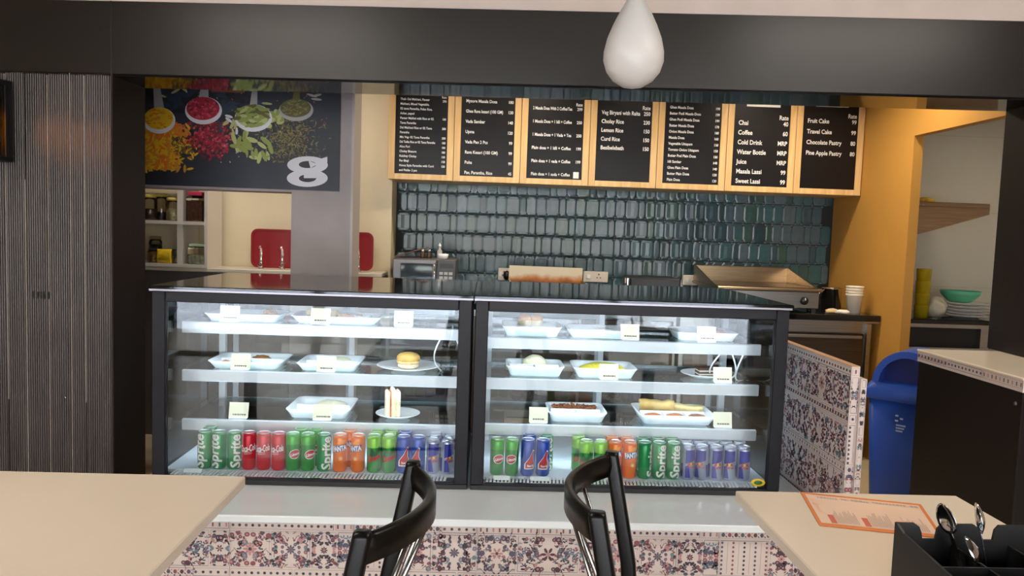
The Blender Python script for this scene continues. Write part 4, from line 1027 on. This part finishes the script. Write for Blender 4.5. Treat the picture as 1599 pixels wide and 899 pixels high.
for k, px in enumerate((408, 441, 553, 560)):
    Y = 5.08 + .04*(k == 3); t = thing('tap', 'slim chrome tap before the red trays, %s from the left' % ORD[k], 'tap', (x_at(px, Y, 1.2), Y, 1.1), 0, 'chrome taps on the wash ledge')
    MB().lathe([(.018, 0), (.018, .006), (.011, .012), (.009, .07), (.009, .11)], 14).build('stem', CHROME, t)
    MB().tube([(0, 0, .105), (0, -.004, .135), (.003, -.03, .15), (.004, -.05, .14)], [.009, .008, .007, .007]).build('spout', CHROME, t)
    MB().box((-.014, -.03, .016), (.014, -.005, .026), 0, .004).build('lever', CHROME, t)
RKX = -2.38
rk = thing('jar_rack', 'white wall rack with two open shelves holding jars', 'rack', (RKX, 4.94, 1.101))
RW = .60
RKM = mat('rack_white', (222, 214, 204), .5)
for a in (0, .41, RW-.02): MB().box((a, .03, 0), (a+.035 if a == .41 else a+.02, .3, .60)).build('upright', RKM, rk)
for zz in (.0, .272, .56): MB().box((.02, .02, zz), (RW-.02, .3, zz+.022)).build('shelf_board', RKM, rk)
GLJ = glass('jar_glass', (.86, .86, .8), 1.2)
def jar(label, px, z, r, h, fill_rgb, lid_rgb, fillh, square=False, Y=5.02):
    t = thing('storage_jar', label, 'jar', (x_at(px, Y, z+.05), Y, z), 0, 'jars on the wall rack')
    sg = 4 if square else 20; mx = Matrix.Rotation(PI/4, 4, 'Z') if square else Matrix.Identity(4); k = 1.3 if square else 1
    MB().lathe([(r*k*.94, 0), (r*k, .006), (r*k, h*.86), (r*k*.8, h*.94)], sg, smooth=not square, mx=mx).build('body', GLJ, t)
    MB().lathe([(r*k*.88, .004), (r*k*.92, .01), (r*k*.92, h*.86*fillh), (r*k*.5, h*.86*fillh+.008)], sg, smooth=not square, mx=mx).build('contents', mat('fill_%d_%d_%d' % fill_rgb, fill_rgb, .6, var=.45, scale=60), t)
    MB().lathe([(r*k*.86, h*.945), (r*k*.88, h*.95), (r*k*.88, h*1.06), (r*k*.8, h*1.08)], sg, smooth=not square, mx=mx).build('lid', mat('lid_%d_%d_%d' % lid_rgb, lid_rgb, .4), t)
ZA, ZBt = 1.101+.294, 1.101+.022
jar('jar of brown spice with yellow lid at the far left of upper rack shelf', 234, ZA, .045, .15, (96, 66, 44), (210, 190, 90), .5)
jar('half empty jar with yellow lid, second on upper rack shelf', 252, ZA, .042, .16, (70, 60, 54), (214, 196, 96), .35, Y=5.1)
jar('clear jar with pale contents and yellow lid on upper rack shelf', 271, ZA, .048, .135, (214, 196, 150), (216, 200, 96), .6)
jar('square jar of brown nuts with pink lid on upper rack shelf', 308, ZA, .055, .175, (126, 82, 64), (206, 56, 96), .85, True)
jar('narrow jar with dark red lid at right end of upper rack shelf', 325, ZA, .028, .165, (120, 70, 56), (170, 40, 60), .8, True, Y=5.12)
jar('short amber jar with black lid on lower rack shelf', 240, ZBt, .036, .085, (176, 128, 60), (40, 36, 34), .9)
jar('dark jar with olive lid behind the amber jar on lower rack shelf', 243, ZBt, .040, .155, (44, 36, 32), (150, 136, 84), .8, Y=5.13)
jar('clear jar with pale green lid in the middle of lower rack shelf', 277, ZBt, .040, .095, (190, 180, 140), (150, 180, 140), .5)
jar('large clear square box with pale green lid, right end of lower rack shelf', 311, ZBt, .058, .12, (206, 204, 180), (170, 196, 160), .5, True)
o = MB().add(*shell([rrect(.044, .003, .002, 0), rrect(.046, .012, .008, .012), rrect(.045, .02, .012, .04), rrect(.045, .014, .01, .075), rrect(.047, .003, .002, .09)]), 0, True).build('snack_packet', mat('yellow_packet', (222, 186, 36), .35, var=.3, scale=30)); o.location = (x_at(257, 4.985, ZBt+.03), 4.985, ZBt); tag(o, 'yellow snack packet on lower rack shelf between the jars', 'packet')

# ------------------------------------------------------------------ spice poster on the lintel
PY = 4.4
a = at(225, 290, PY); b_ = at(530, 298, PY)
po = thing('spice_poster', 'dark printed poster of four spoons heaped with spices on grey lintel', 'poster', (0, PY-.012, 0))
PBG = mat('poster_slate', (44, 46, 56), .5, var=.25, scale=3)
MB().box((-2.55, 0, 1.592), (b_.x, .0115, 2.35)).build('board', PBG, po)
PC = {n: mat('poster_'+n, c, .5) for n, c in (('white', (226, 222, 226)), ('yellow', (226, 176, 20)), ('ochre', (206, 140, 36)), ('orange', (222, 110, 30)), ('red', (172, 28, 50)), ('pink', (206, 70, 86)), ('dred', (112, 24, 40)), ('green', (146, 156, 74)), ('pgreen', (186, 190, 120)), ('olive', (104, 96, 46)), ('tan', (140, 122, 70)), ('silver', (176, 170, 166)), ('blue', (48, 62, 80)), ('dark', (36, 32, 40)), ('brown', (130, 74, 54)), ('moss', (84, 82, 44)))}
PN = list(PC); PM = [PC[n] for n in PN]; polys = []; layer = [0]
def pp(pts, c, up=True):
    layer[0] += 1; y = -.0004-.0000045*layer[0]
    polys.append(([(q.x, y, q.z) for q in [at(220+p[0]*320/1555., 125+p[1]*185/899., PY-.012) for p in pts]], PN.index(c)))
def el(cx, cy, a, b, ang=0, n=14): return [(cx+a*math.cos(2*PI*k/n)*math.cos(ang)-b*math.sin(2*PI*k/n)*math.sin(ang), cy+a*math.cos(2*PI*k/n)*math.sin(ang)+b*math.sin(2*PI*k/n)*math.cos(ang)) for k in range(n)]
rn = random.Random(2)
def scatter(n, fx, fy, cols, a, b, nn=6):
    for _ in range(n):
        x_, y_ = fx(), fy()
        if y_ < 10: continue
        s = rn.uniform(.7, 1.3); pp(el(x_, y_, a*s, b*s, rn.uniform(0, PI), nn), rn.choice(cols))
scatter(60, lambda: rn.uniform(40, 1000), lambda: rn.uniform(20, 420), ['blue', 'dark', 'blue'], 70, 22, 9)
# turmeric heap
pp([(32, 380), (140, 330), (300, 330), (380, 400), (390, 520), (300, 560), (240, 640), (230, 680), (32, 660)], 'ochre')
scatter(420, lambda: min(max(rn.gauss(150, 110), 34), 420), lambda: rn.uniform(340, 680), ['yellow', 'ochre', 'orange', 'yellow'], 26, 9)
scatter(120, lambda: rn.uniform(230, 410), lambda: rn.uniform(430, 560), ['moss', 'yellow', 'olive'], 16, 6)
scatter(60, lambda: rn.uniform(60, 300), lambda: rn.uniform(340, 420), ['orange', 'orange', 'ochre'], 30, 9)
# red peppercorns
scatter(420, lambda: rn.gauss(530, 80), lambda: min(max(rn.gauss(440, 70), 330), 600), ['red', 'dred', 'dred', 'red', 'pink'], 13, 9)
# cumin and cardamom on the table
scatter(760, lambda: rn.gauss(1130, 100), lambda: min(max(rn.gauss(450, 85), 310), 620), ['tan', 'olive', 'moss', 'tan', 'dark'], 15, 3.5, 5)
scatter(26, lambda: rn.uniform(700, 990), lambda: rn.uniform(390, 590), ['green', 'pgreen', 'green'], 42, 15, 10)
scatter(12, lambda: rn.uniform(960, 1090), lambda: rn.uniform(250, 350), ['green', 'pgreen'], 30, 18, 10)
scatter(10, lambda: rn.uniform(640, 740), lambda: rn.uniform(230, 390), ['pgreen', 'white', 'silver'], 32, 11, 8)
scatter(50, lambda: rn.uniform(250, 1450), lambda: rn.uniform(60, 640), ['silver', 'tan', 'pink'], 7, 4, 5)
for p in (((530, 50), (800, 62), (790, 100), (540, 95)),): pp(p, 'brown')
for x_, y_, an in ((270, 85, -.5), (310, 55, .8), (335, 65, 1.0), (1300, 118, .3), (1335, 118, -.2), (1335, 148, .1), (960, 180, .1), (160, 120, .3)): pp(el(x_, y_, 42, 9, an, 8), 'pgreen' if x_ < 1000 else 'silver')
def spoon(cx, cy, a, b, hx, hw, rim, fillc, n, sa, sb, hdl='silver'):
    pp([(hx-hw, 28), (hx+hw, 30), (cx+hw*1.6, cy-b*.8), (cx-hw*1.6, cy-b*.8)], hdl)
    pp(el(cx, cy+8, a, b, 0, 26), rim); pp(el(cx-4, cy-8, a*.90, b*.84, 0, 24), fillc[0])
    for _ in range(n):
        t = rn.uniform(0, 2*PI); r = math.sqrt(rn.random())
        pp(el(cx-4+a*.82*r*math.cos(t), cy-10+b*.76*r*math.sin(t), sa*rn.uniform(.7, 1.2), sb, rn.uniform(-.6, .6), 7), rn.choice(fillc))
spoon(145, 300, 122, 100, 122, 24, 'white', ['yellow', 'ochre', 'orange', 'yellow'], 70, 18, 6)
spoon(480, 225, 140, 105, 492, 24, 'white', ['red', 'pink', 'red', 'dred'], 150, 11, 9)
spoon(858, 282, 142, 104, 872, 18, 'white', ['green', 'pgreen', 'green', 'olive'], 46, 40, 13)
spoon(1182, 222, 130, 84, 1190, 18, 'silver', ['olive', 'tan', 'moss', 'green'], 150, 14, 3, 'olive')
# big white lettering at the right edge
pp(el(1268, 645, 154, 66, 0, 32), 'white'); pp(el(1266, 745, 155, 66, 0, 32), 'white'); pp([(1330, 610), (1418, 582), (1418, 625), (1380, 660)], 'white')
pp(el(1268, 642, 66, 27, 0, 20), 'dark'); pp([(1275, 612), (1345, 640), (1290, 668)], 'white'); pp(el(1268, 746, 66, 29, 0, 20), 'dark'); pp([(1240, 705), (1335, 705), (1330, 745), (1240, 745)], 'white')
pp([(1120, 82)] + [(1270+152*math.cos(t), 96-62*math.sin(t)) for t in [PI-PI*k/14 for k in range(15)]] + [(1370, 92), (1310, 68), (1240, 68), (1180, 82)], 'white')
flat('printed_picture', polys, PM, po, 'stuff')

#SECTION dining
# ------------------------------------------------------------------ blue bin
BLUE = mat('blue_bin_plastic', (38, 78, 168), .42, var=.05, scale=4); DBLUE = mat('deep_blue_flap', (12, 30, 104), .5)
bn = thing('swing_bin', 'blue plastic swing-lid bin beside the dark side counter', 'bin', (2.095, 3.62, 0), math.radians(-45))
MB().add(*shell([rrect(.135, .115, .03, 0), rrect(.17, .14, .035, .66)]), 0, True).build('body', BLUE, bn)
MB().add(*shell([rrect(.185, .155, .03, .655), rrect(.195, .165, .035, .675), rrect(.19, .16, .035, .70), rrect(.165, .14, .035, .735)]), 0, True).build('rim', BLUE, bn)
arch = lambda r, zz: [(r*math.cos(t), zz+r*1.08*math.sin(t)) for t in [PI*k/16 for k in range(17)]]
ho = [(p[0], p[1]) for p in arch(.155, .73)]; hi = [(p[0], p[1]) for p in arch(.125, .73)]
hm = MB(); n = len(ho)
vs = [(p[0], -.13, p[1]) for p in ho]+[(p[0], .12, p[1]) for p in ho]+[(p[0], -.13, p[1]) for p in hi]+[(p[0], .12, p[1]) for p in hi]; fs = []
for k in range(n-1):
    fs += [(k, k+1, n+k+1, n+k), (2*n+k+1, 2*n+k, 3*n+k, 3*n+k+1), (k+1, k, 2*n+k, 2*n+k+1), (n+k, n+k+1, 3*n+k+1, 3*n+k)]
hm.add(vs, fs, 0, False); hm.build('hood', BLUE, bn)
MB().prism(hi, -.06, -.05).build('flap', DBLUE, bn, label='deep blue swinging flap')
MB().prism(hi, .11, .119).build('hood_back', BLUE, bn)
pm = MB(); ZP = .54
for k in range(3): pm.box((-.03, -.1375, ZP-.014*k), (.012-.006*k, -.1345, ZP-.014*k+.007), mx=Matrix.Identity(4))
for k in range(3):
    an = 2*PI*k/3; pm.box((-.022+.014*math.cos(an)-.007, -.1375, ZP+.035+.014*math.sin(an)-.003), (-.022+.014*math.cos(an)+.007, -.1345, ZP+.035+.014*math.sin(an)+.005))
pm.build('printed_mark', mat('pale_print', (190, 204, 226), .5), bn, 'stuff')

# ------------------------------------------------------------------ tables
def table(label, x0, x1, y0, y1):
    t = thing('dining_table', label, 'table', ((x0+x1)/2, (y0+y1)/2, 0), 0, 'beige dining tables')
    a, b = (x1-x0)/2, (y1-y0)/2
    MB().box((-a, -b, .722), (a, b, .75), 0, .003).build('table_top', TABLE, t)
    MB().box((-a*.5, -b*.6, .70), (a*.5, b*.6, .7215)).build('bearer', BLACK, t)
    MB().lathe([(.04, .02), (.035, .05), (.035, .66), (.09, .69), (.09, .6995)], 24).build('pedestal', BLACK, t)
    MB().lathe([(.24, 0), (.24, .012), (.05, .02), (.04, .021)], 32).build('base', BLACK, t)
table('bare beige dining table in the left foreground', -1.98, -.60, 1.15, 1.955)
table('beige dining table at right carrying the menu sheet and black caddy', .665, 1.25, 1.0, 1.93)
# ------------------------------------------------------------------ chairs
CHB = mat('black_lacquered_wood', (7, 6, 6), .32, var=.15, scale=20, spec=.28)
def chair(label, near, far, face):
    """near/far: tops of the two back posts; face: +1 sits towards +x, -1 towards -x"""
    n_, f_ = Vector(near), Vector(far); mid = (n_+f_)/2; d = (f_-n_); hw = d.length/2
    ang = math.atan2(d.y, d.x)-PI/2
    t = thing('dining_chair', label, 'chair', (mid.x, mid.y, 0), ang, 'black dining chairs')
    def P(x, y, z): return (x*face, y, z)
    zt = .885; lean = .075
    for s in (-1, 1):
        m = MB(); rings = []
        for z, x, hx, hy in ((0, -.0, .014, .017), (.45, .065, .018, .019), (.62, .05, .018, .018), (zt-.01, 0.0, .0165, .0155), (zt, 0, .0145, .0135)):
            rings.append([(face*(x+q[0]), s*hw+q[1], z) for q in [(p[0], p[1]) for p in rrect(hx, hy, .008, 0, 3)]])
        m.add(*shell(rings), 0, True); m.build('back_post', CHB, t)
        m = MB()
        m.tube([(face*.42, s*(hw-.01), .44), (face*.44, s*hw, .0)], [.018, .013], 10); m.build('front_leg', CHB, t)
    # curved top rail bowed to the outside of the back
    n = 18; vs = []; fs = []; sec = ((-.010, -.052), (.008, -.052), (.011, -.026), (.008, -.004), (-.002, 0), (-.010, -.006))
    for k in range(n+1):
        y = -hw+2*hw*k/n; bow = .075*(1-(y/hw)**2); tn = -2*.075*y/hw**2; l = math.hypot(1, tn); nx, ny = 1/l, -tn/l
        for e, z in sec: vs.append((face*(-bow+e*nx), y+e*ny*-1, zt-.004+z))
    m_ = len(sec)
    for k in range(n):
        for q in range(m_): fs.append((k*m_+q, k*m_+(q+1) % m_, (k+1)*m_+(q+1) % m_, (k+1)*m_+q))
    fs += [tuple(range(m_)), tuple(n*m_+q for q in range(m_))]
    MB().add(vs, fs, 0, True).build('top_rail', CHB, t)
    for k in range(3):
        y = (-.5+.5*k)*hw; bow = .072*(1-(y/hw)**2)
        MB().tube([(face*(-bow), y, zt-.06), (face*(-bow*.5+.03), y, .66), (face*.045, y, .475)], .0052, 8).build('spindle', mat('steel_rod', (150, 148, 146), .22, 1.), t)
    MB().add(*shell([[(face*(p[0]+.245), p[1], z) for p in rrect(.205-i, hw+.012-i, .05, 0, 6)] for i, z in ((.01, .438), (0, .445), (0, .468), (.012, .478))]), 0, True).build('seat', CHB, t)
    for s in (-1, 1): MB().tube([(face*.04, s*hw, .2), (face*.432, s*(hw-.004), .2)], .009, 8).build('stretcher', CHB, t)
chair('black curved-back dining chair drawn up to the left table', (-.195, 1.275), (-.147, 1.675), -1)
chair('black curved-back dining chair drawn up to the right table', (.222, 1.39), (.314, 1.79), 1)

# ------------------------------------------------------------------ menu sheet, caddy, spoons
A_, B_, C_, D_ = Vector((.834, 1.925)), Vector((1.111, 1.852)), Vector((1.039, 1.634)), Vector((.784, 1.695))
ms = thing('menu_sheet', 'pink laminated menu sheet with orange border lying on the right table', 'menu', (0, 0, .7505))
MB().prism([A_, B_, C_, D_], 0, .0015, 'XY').build('sheet', mat('menu_orange_border', (226, 130, 72), .25), ms)
def mq(u, v, z=.0018):
    q = (A_*(1-u)+B_*u)*(1-v)+(D_*(1-u)+C_*u)*v; return (q.x, q.y, z)
pol = [([mq(.03, .06), mq(.97, .06), mq(.97, .92), mq(.03, .92)], 0)]
rn = random.Random(7)
def mbar(u0, v0, u1, v1, c): pol.append(([mq(u0, v0, .0021), mq(u1, v0, .0021), mq(u1, v1, .0021), mq(u0, v1, .0021)], c))
u_ = .12
while u_ < .93:
    l = rn.uniform(.012, .03); mbar(u_, .10, u_+l, .16, 1); u_ += l+(.008 if rn.random() < .75 else .035)
for cx in (.12, .40, .68):
    mbar(cx, .66, cx+.05, .90, 2)
    for k in range(11): mbar(cx+.06+.017*k, .88-rn.uniform(.18, .42), cx+.068+.017*k, .88, 1)
for k in range(6): mbar(.05, .2+.07*k, .05+rn.uniform(.03, .06), .235+.07*k, 3)
flat('printed_text', pol, [mat('menu_pale_pink', (240, 206, 184), .25), mat('menu_grey_print', (176, 150, 140), .4), mat('menu_red_print', (206, 88, 70), .4), mat('menu_rose_print', (232, 168, 140), .4)], ms, 'stuff')

CDM = mat('black_caddy_plastic', (20, 19, 20), .5)
cdx, cdy = .795, 1.19
ca = thing('cutlery_caddy', 'black compartment cutlery caddy on the near edge of right table', 'caddy', (cdx, cdy, .7505))
CL, CW_, CHh = .34, .215, .095
MB().box((0, 0, 0), (CL, CW_, .005)).build('base', CDM, ca)
MB().box((0, 0, .005), (CL, .005, CHh)).build('front_wall', CDM, ca)
def tabs():
    pts = [(0, .005), (0, .122)]
    def tab(x0, x1, first=False):
        out = [] if first else [(x0, .092), (x0+.003, .112), (x0+.011, .121)]
        return out+[(x1-.014, .122), (x1-.005, .116), (x1, .104), (x1+.002, .092)]
    pts = [(0, .005), (0, .122)] + tab(0, .05, True) + tab(.078, .165) + tab(.19, .27) + tab(.295, CL-.004) + [(CL, .092), (CL, .005)]
    return pts
MB().prism(tabs(), CW_-.006, CW_).build('back_wall', CDM, ca)
MB().prism([(.005, .005), (CW_-.006, .005), (CW_-.006, .122), (CW_-.03, .112), (.005, CHh)], 0, .005, 'YZ').build('side_wall', CDM, ca)
MB().prism([(.005, .005), (CW_-.006, .005), (CW_-.006, .122), (CW_-.03, .112), (.005, CHh)], CL-.005, CL, 'YZ').build('side_wall', CDM, ca)
MB().box((.005, .10, .005), (CL-.005, .104, CHh-.01)).build('divider', CDM, ca)
for a in (.11, .22): MB().box((a, .005, .005), (a+.004, CW_-.006, CHh-.012)).build('divider', CDM, ca)
def cspoon(tip, foot, label, tw=0.):
    tip, foot = Vector(tip), Vector(foot); ax = (tip-foot); L = ax.length
    t = thing('spoon', label, 'spoon', foot, 0, 'spoons in the cutlery caddy'); t.rotation_mode = 'QUATERNION'
    t.rotation_quaternion = ax.to_track_quat('Z', 'Y') @ Matrix.Rotation(tw, 3, 'Z').to_quaternion()
    m = MB(); vs = []; fs = []; n, r = 16, 6; zb = L-.028
    for j in range(r+1):
        for k in range(n):
            q = 2*PI*k/n; f = j/r; vs.append((.020*f*math.cos(q)*(1-.18*math.sin(q)), .009*(1-f*f), zb+.029*f*math.sin(q)))
    o2 = len(vs)
    for j in range(r+1):
        for k in range(n):
            q = 2*PI*k/n; f = j/r; vs.append((.020*f*math.cos(q)*(1-.18*math.sin(q)), .009*(1-f*f)+.0012, zb+.029*f*math.sin(q)))
    for o_ in (0, o2):
        for j in range(r):
            for k in range(n): fs.append((o_+j*n+k, o_+j*n+(k+1) % n, o_+(j+1)*n+(k+1) % n, o_+(j+1)*n+k))
    for k in range(n): fs.append((r*n+k, r*n+(k+1) % n, o2+r*n+(k+1) % n, o2+r*n+k))
    m.add(vs, fs, 0, True); m.build('bowl', CHROME, t)
    MB().prism([(-.0065, 0), (.0065, 0), (.003, L-.054), (-.003, L-.054)], 0.0002, .0022).build('handle', CHROME, t)
cspoon(at(1469, 786, 1.37), (.905, 1.335, .764), 'left steel spoon standing in the caddy, bowl turned sideways', 1.0)
cspoon(at(1524, 785, 1.36), (.948, 1.345, .764), 'right steel spoon standing in the caddy, bowl facing out', .2)
cspoon(at(1507, 838, 1.335), (.945, 1.31, .764), 'lowest steel spoon in the caddy between the two tall ones', -.3)

# ------------------------------------------------------------------ balloons
BY = 2.4
def balloon(name, label, c, r, m, drop, line_to):
    t = thing(name, label, 'balloon', c)
    prof = [(.0001, 0), (r*.34, r*.07), (r*.66, r*.27), (r*.88, r*.55), (r*.99, r*.9), (r*.985, r*1.2), (r*.89, r*1.62), (r*.72, r*2.05), (r*.50, r*2.5), (r*.30, r*2.86), (r*.16, r*3.1), (r*.07, r*3.22)]
    MB().lathe(prof, 40).build('body', m, t)
    MB().lathe([(r*.06, r*3.2), (r*.1, r*3.26), (r*.14, r*3.32), (r*.1, r*3.33)], 16).build('knot', m, t)
    MB().tube([(0, 0, r*3.3), (0, 0, line_to-c[2])], .0012, 6).build('string', WHITE, t)
bc_ = at(987, 140, BY)
balloon('balloon', 'white teardrop balloon hanging by a string before the dark beam', (bc_.x, BY, bc_.z+.002), .0935, mat('white_latex', (206, 200, 194), .4), 0, 2.7)
# ------------------------------------------------------------------ wall lantern on the plank wall
wlx = thing('wall_lantern', 'black framed wall lantern with amber glow on the plank wall', 'lamp', (-2.268, 3.243, 1.62), -TH)
LW, LH, LD = .25, .335, .10
for a in (0, LW-.022):
    for b_ in (0, LD-.02): MB().box((a, b_, 0), (a+.022, b_+.02, LH)).build('frame_post', BLACK, wlx)
for zz in (0, LH-.02): MB().box((.0, .0, zz), (LW, LD+.02, zz+.02), 0, .002).build('frame_plate', BLACK, wlx)
MB().box((.0, LD+.002, .0), (LW, LD+.02, LH)).build('back_plate', BLACK, wlx)
AMB = glass('amber_glass', (.98, .76, .42), 1.0)
MB().box((.022, .006, .02), (LW-.022, .010, LH-.02)).build('glass_pane', AMB, wlx)
for a in (.004, LW-.008): MB().box((a, .02, .02), (a+.004, LD-.02, LH-.02)).build('glass_pane', AMB, wlx)
MB().lathe([(.012, .02), (.012, .06), (.032, .1), (.040, .14), (.036, .18), (.02, .205), (.0001, .21)], 20, mx=Matrix.Translation((LW*.74, .058, 0))).build('bulb', mat('warm_bulb', (255, 200, 110), .5, emit=(255, 186, 90), es=9.), wlx)
for zz in (.12, .21): MB().lathe([(0, 0), (.005, 0), (.004, .003), (0, .004)], 8, mx=Matrix.Translation((LW-.011, -.0005, zz)) @ Matrix.Rotation(PI/2, 4, 'X')).build('screw', CHROME, wlx)
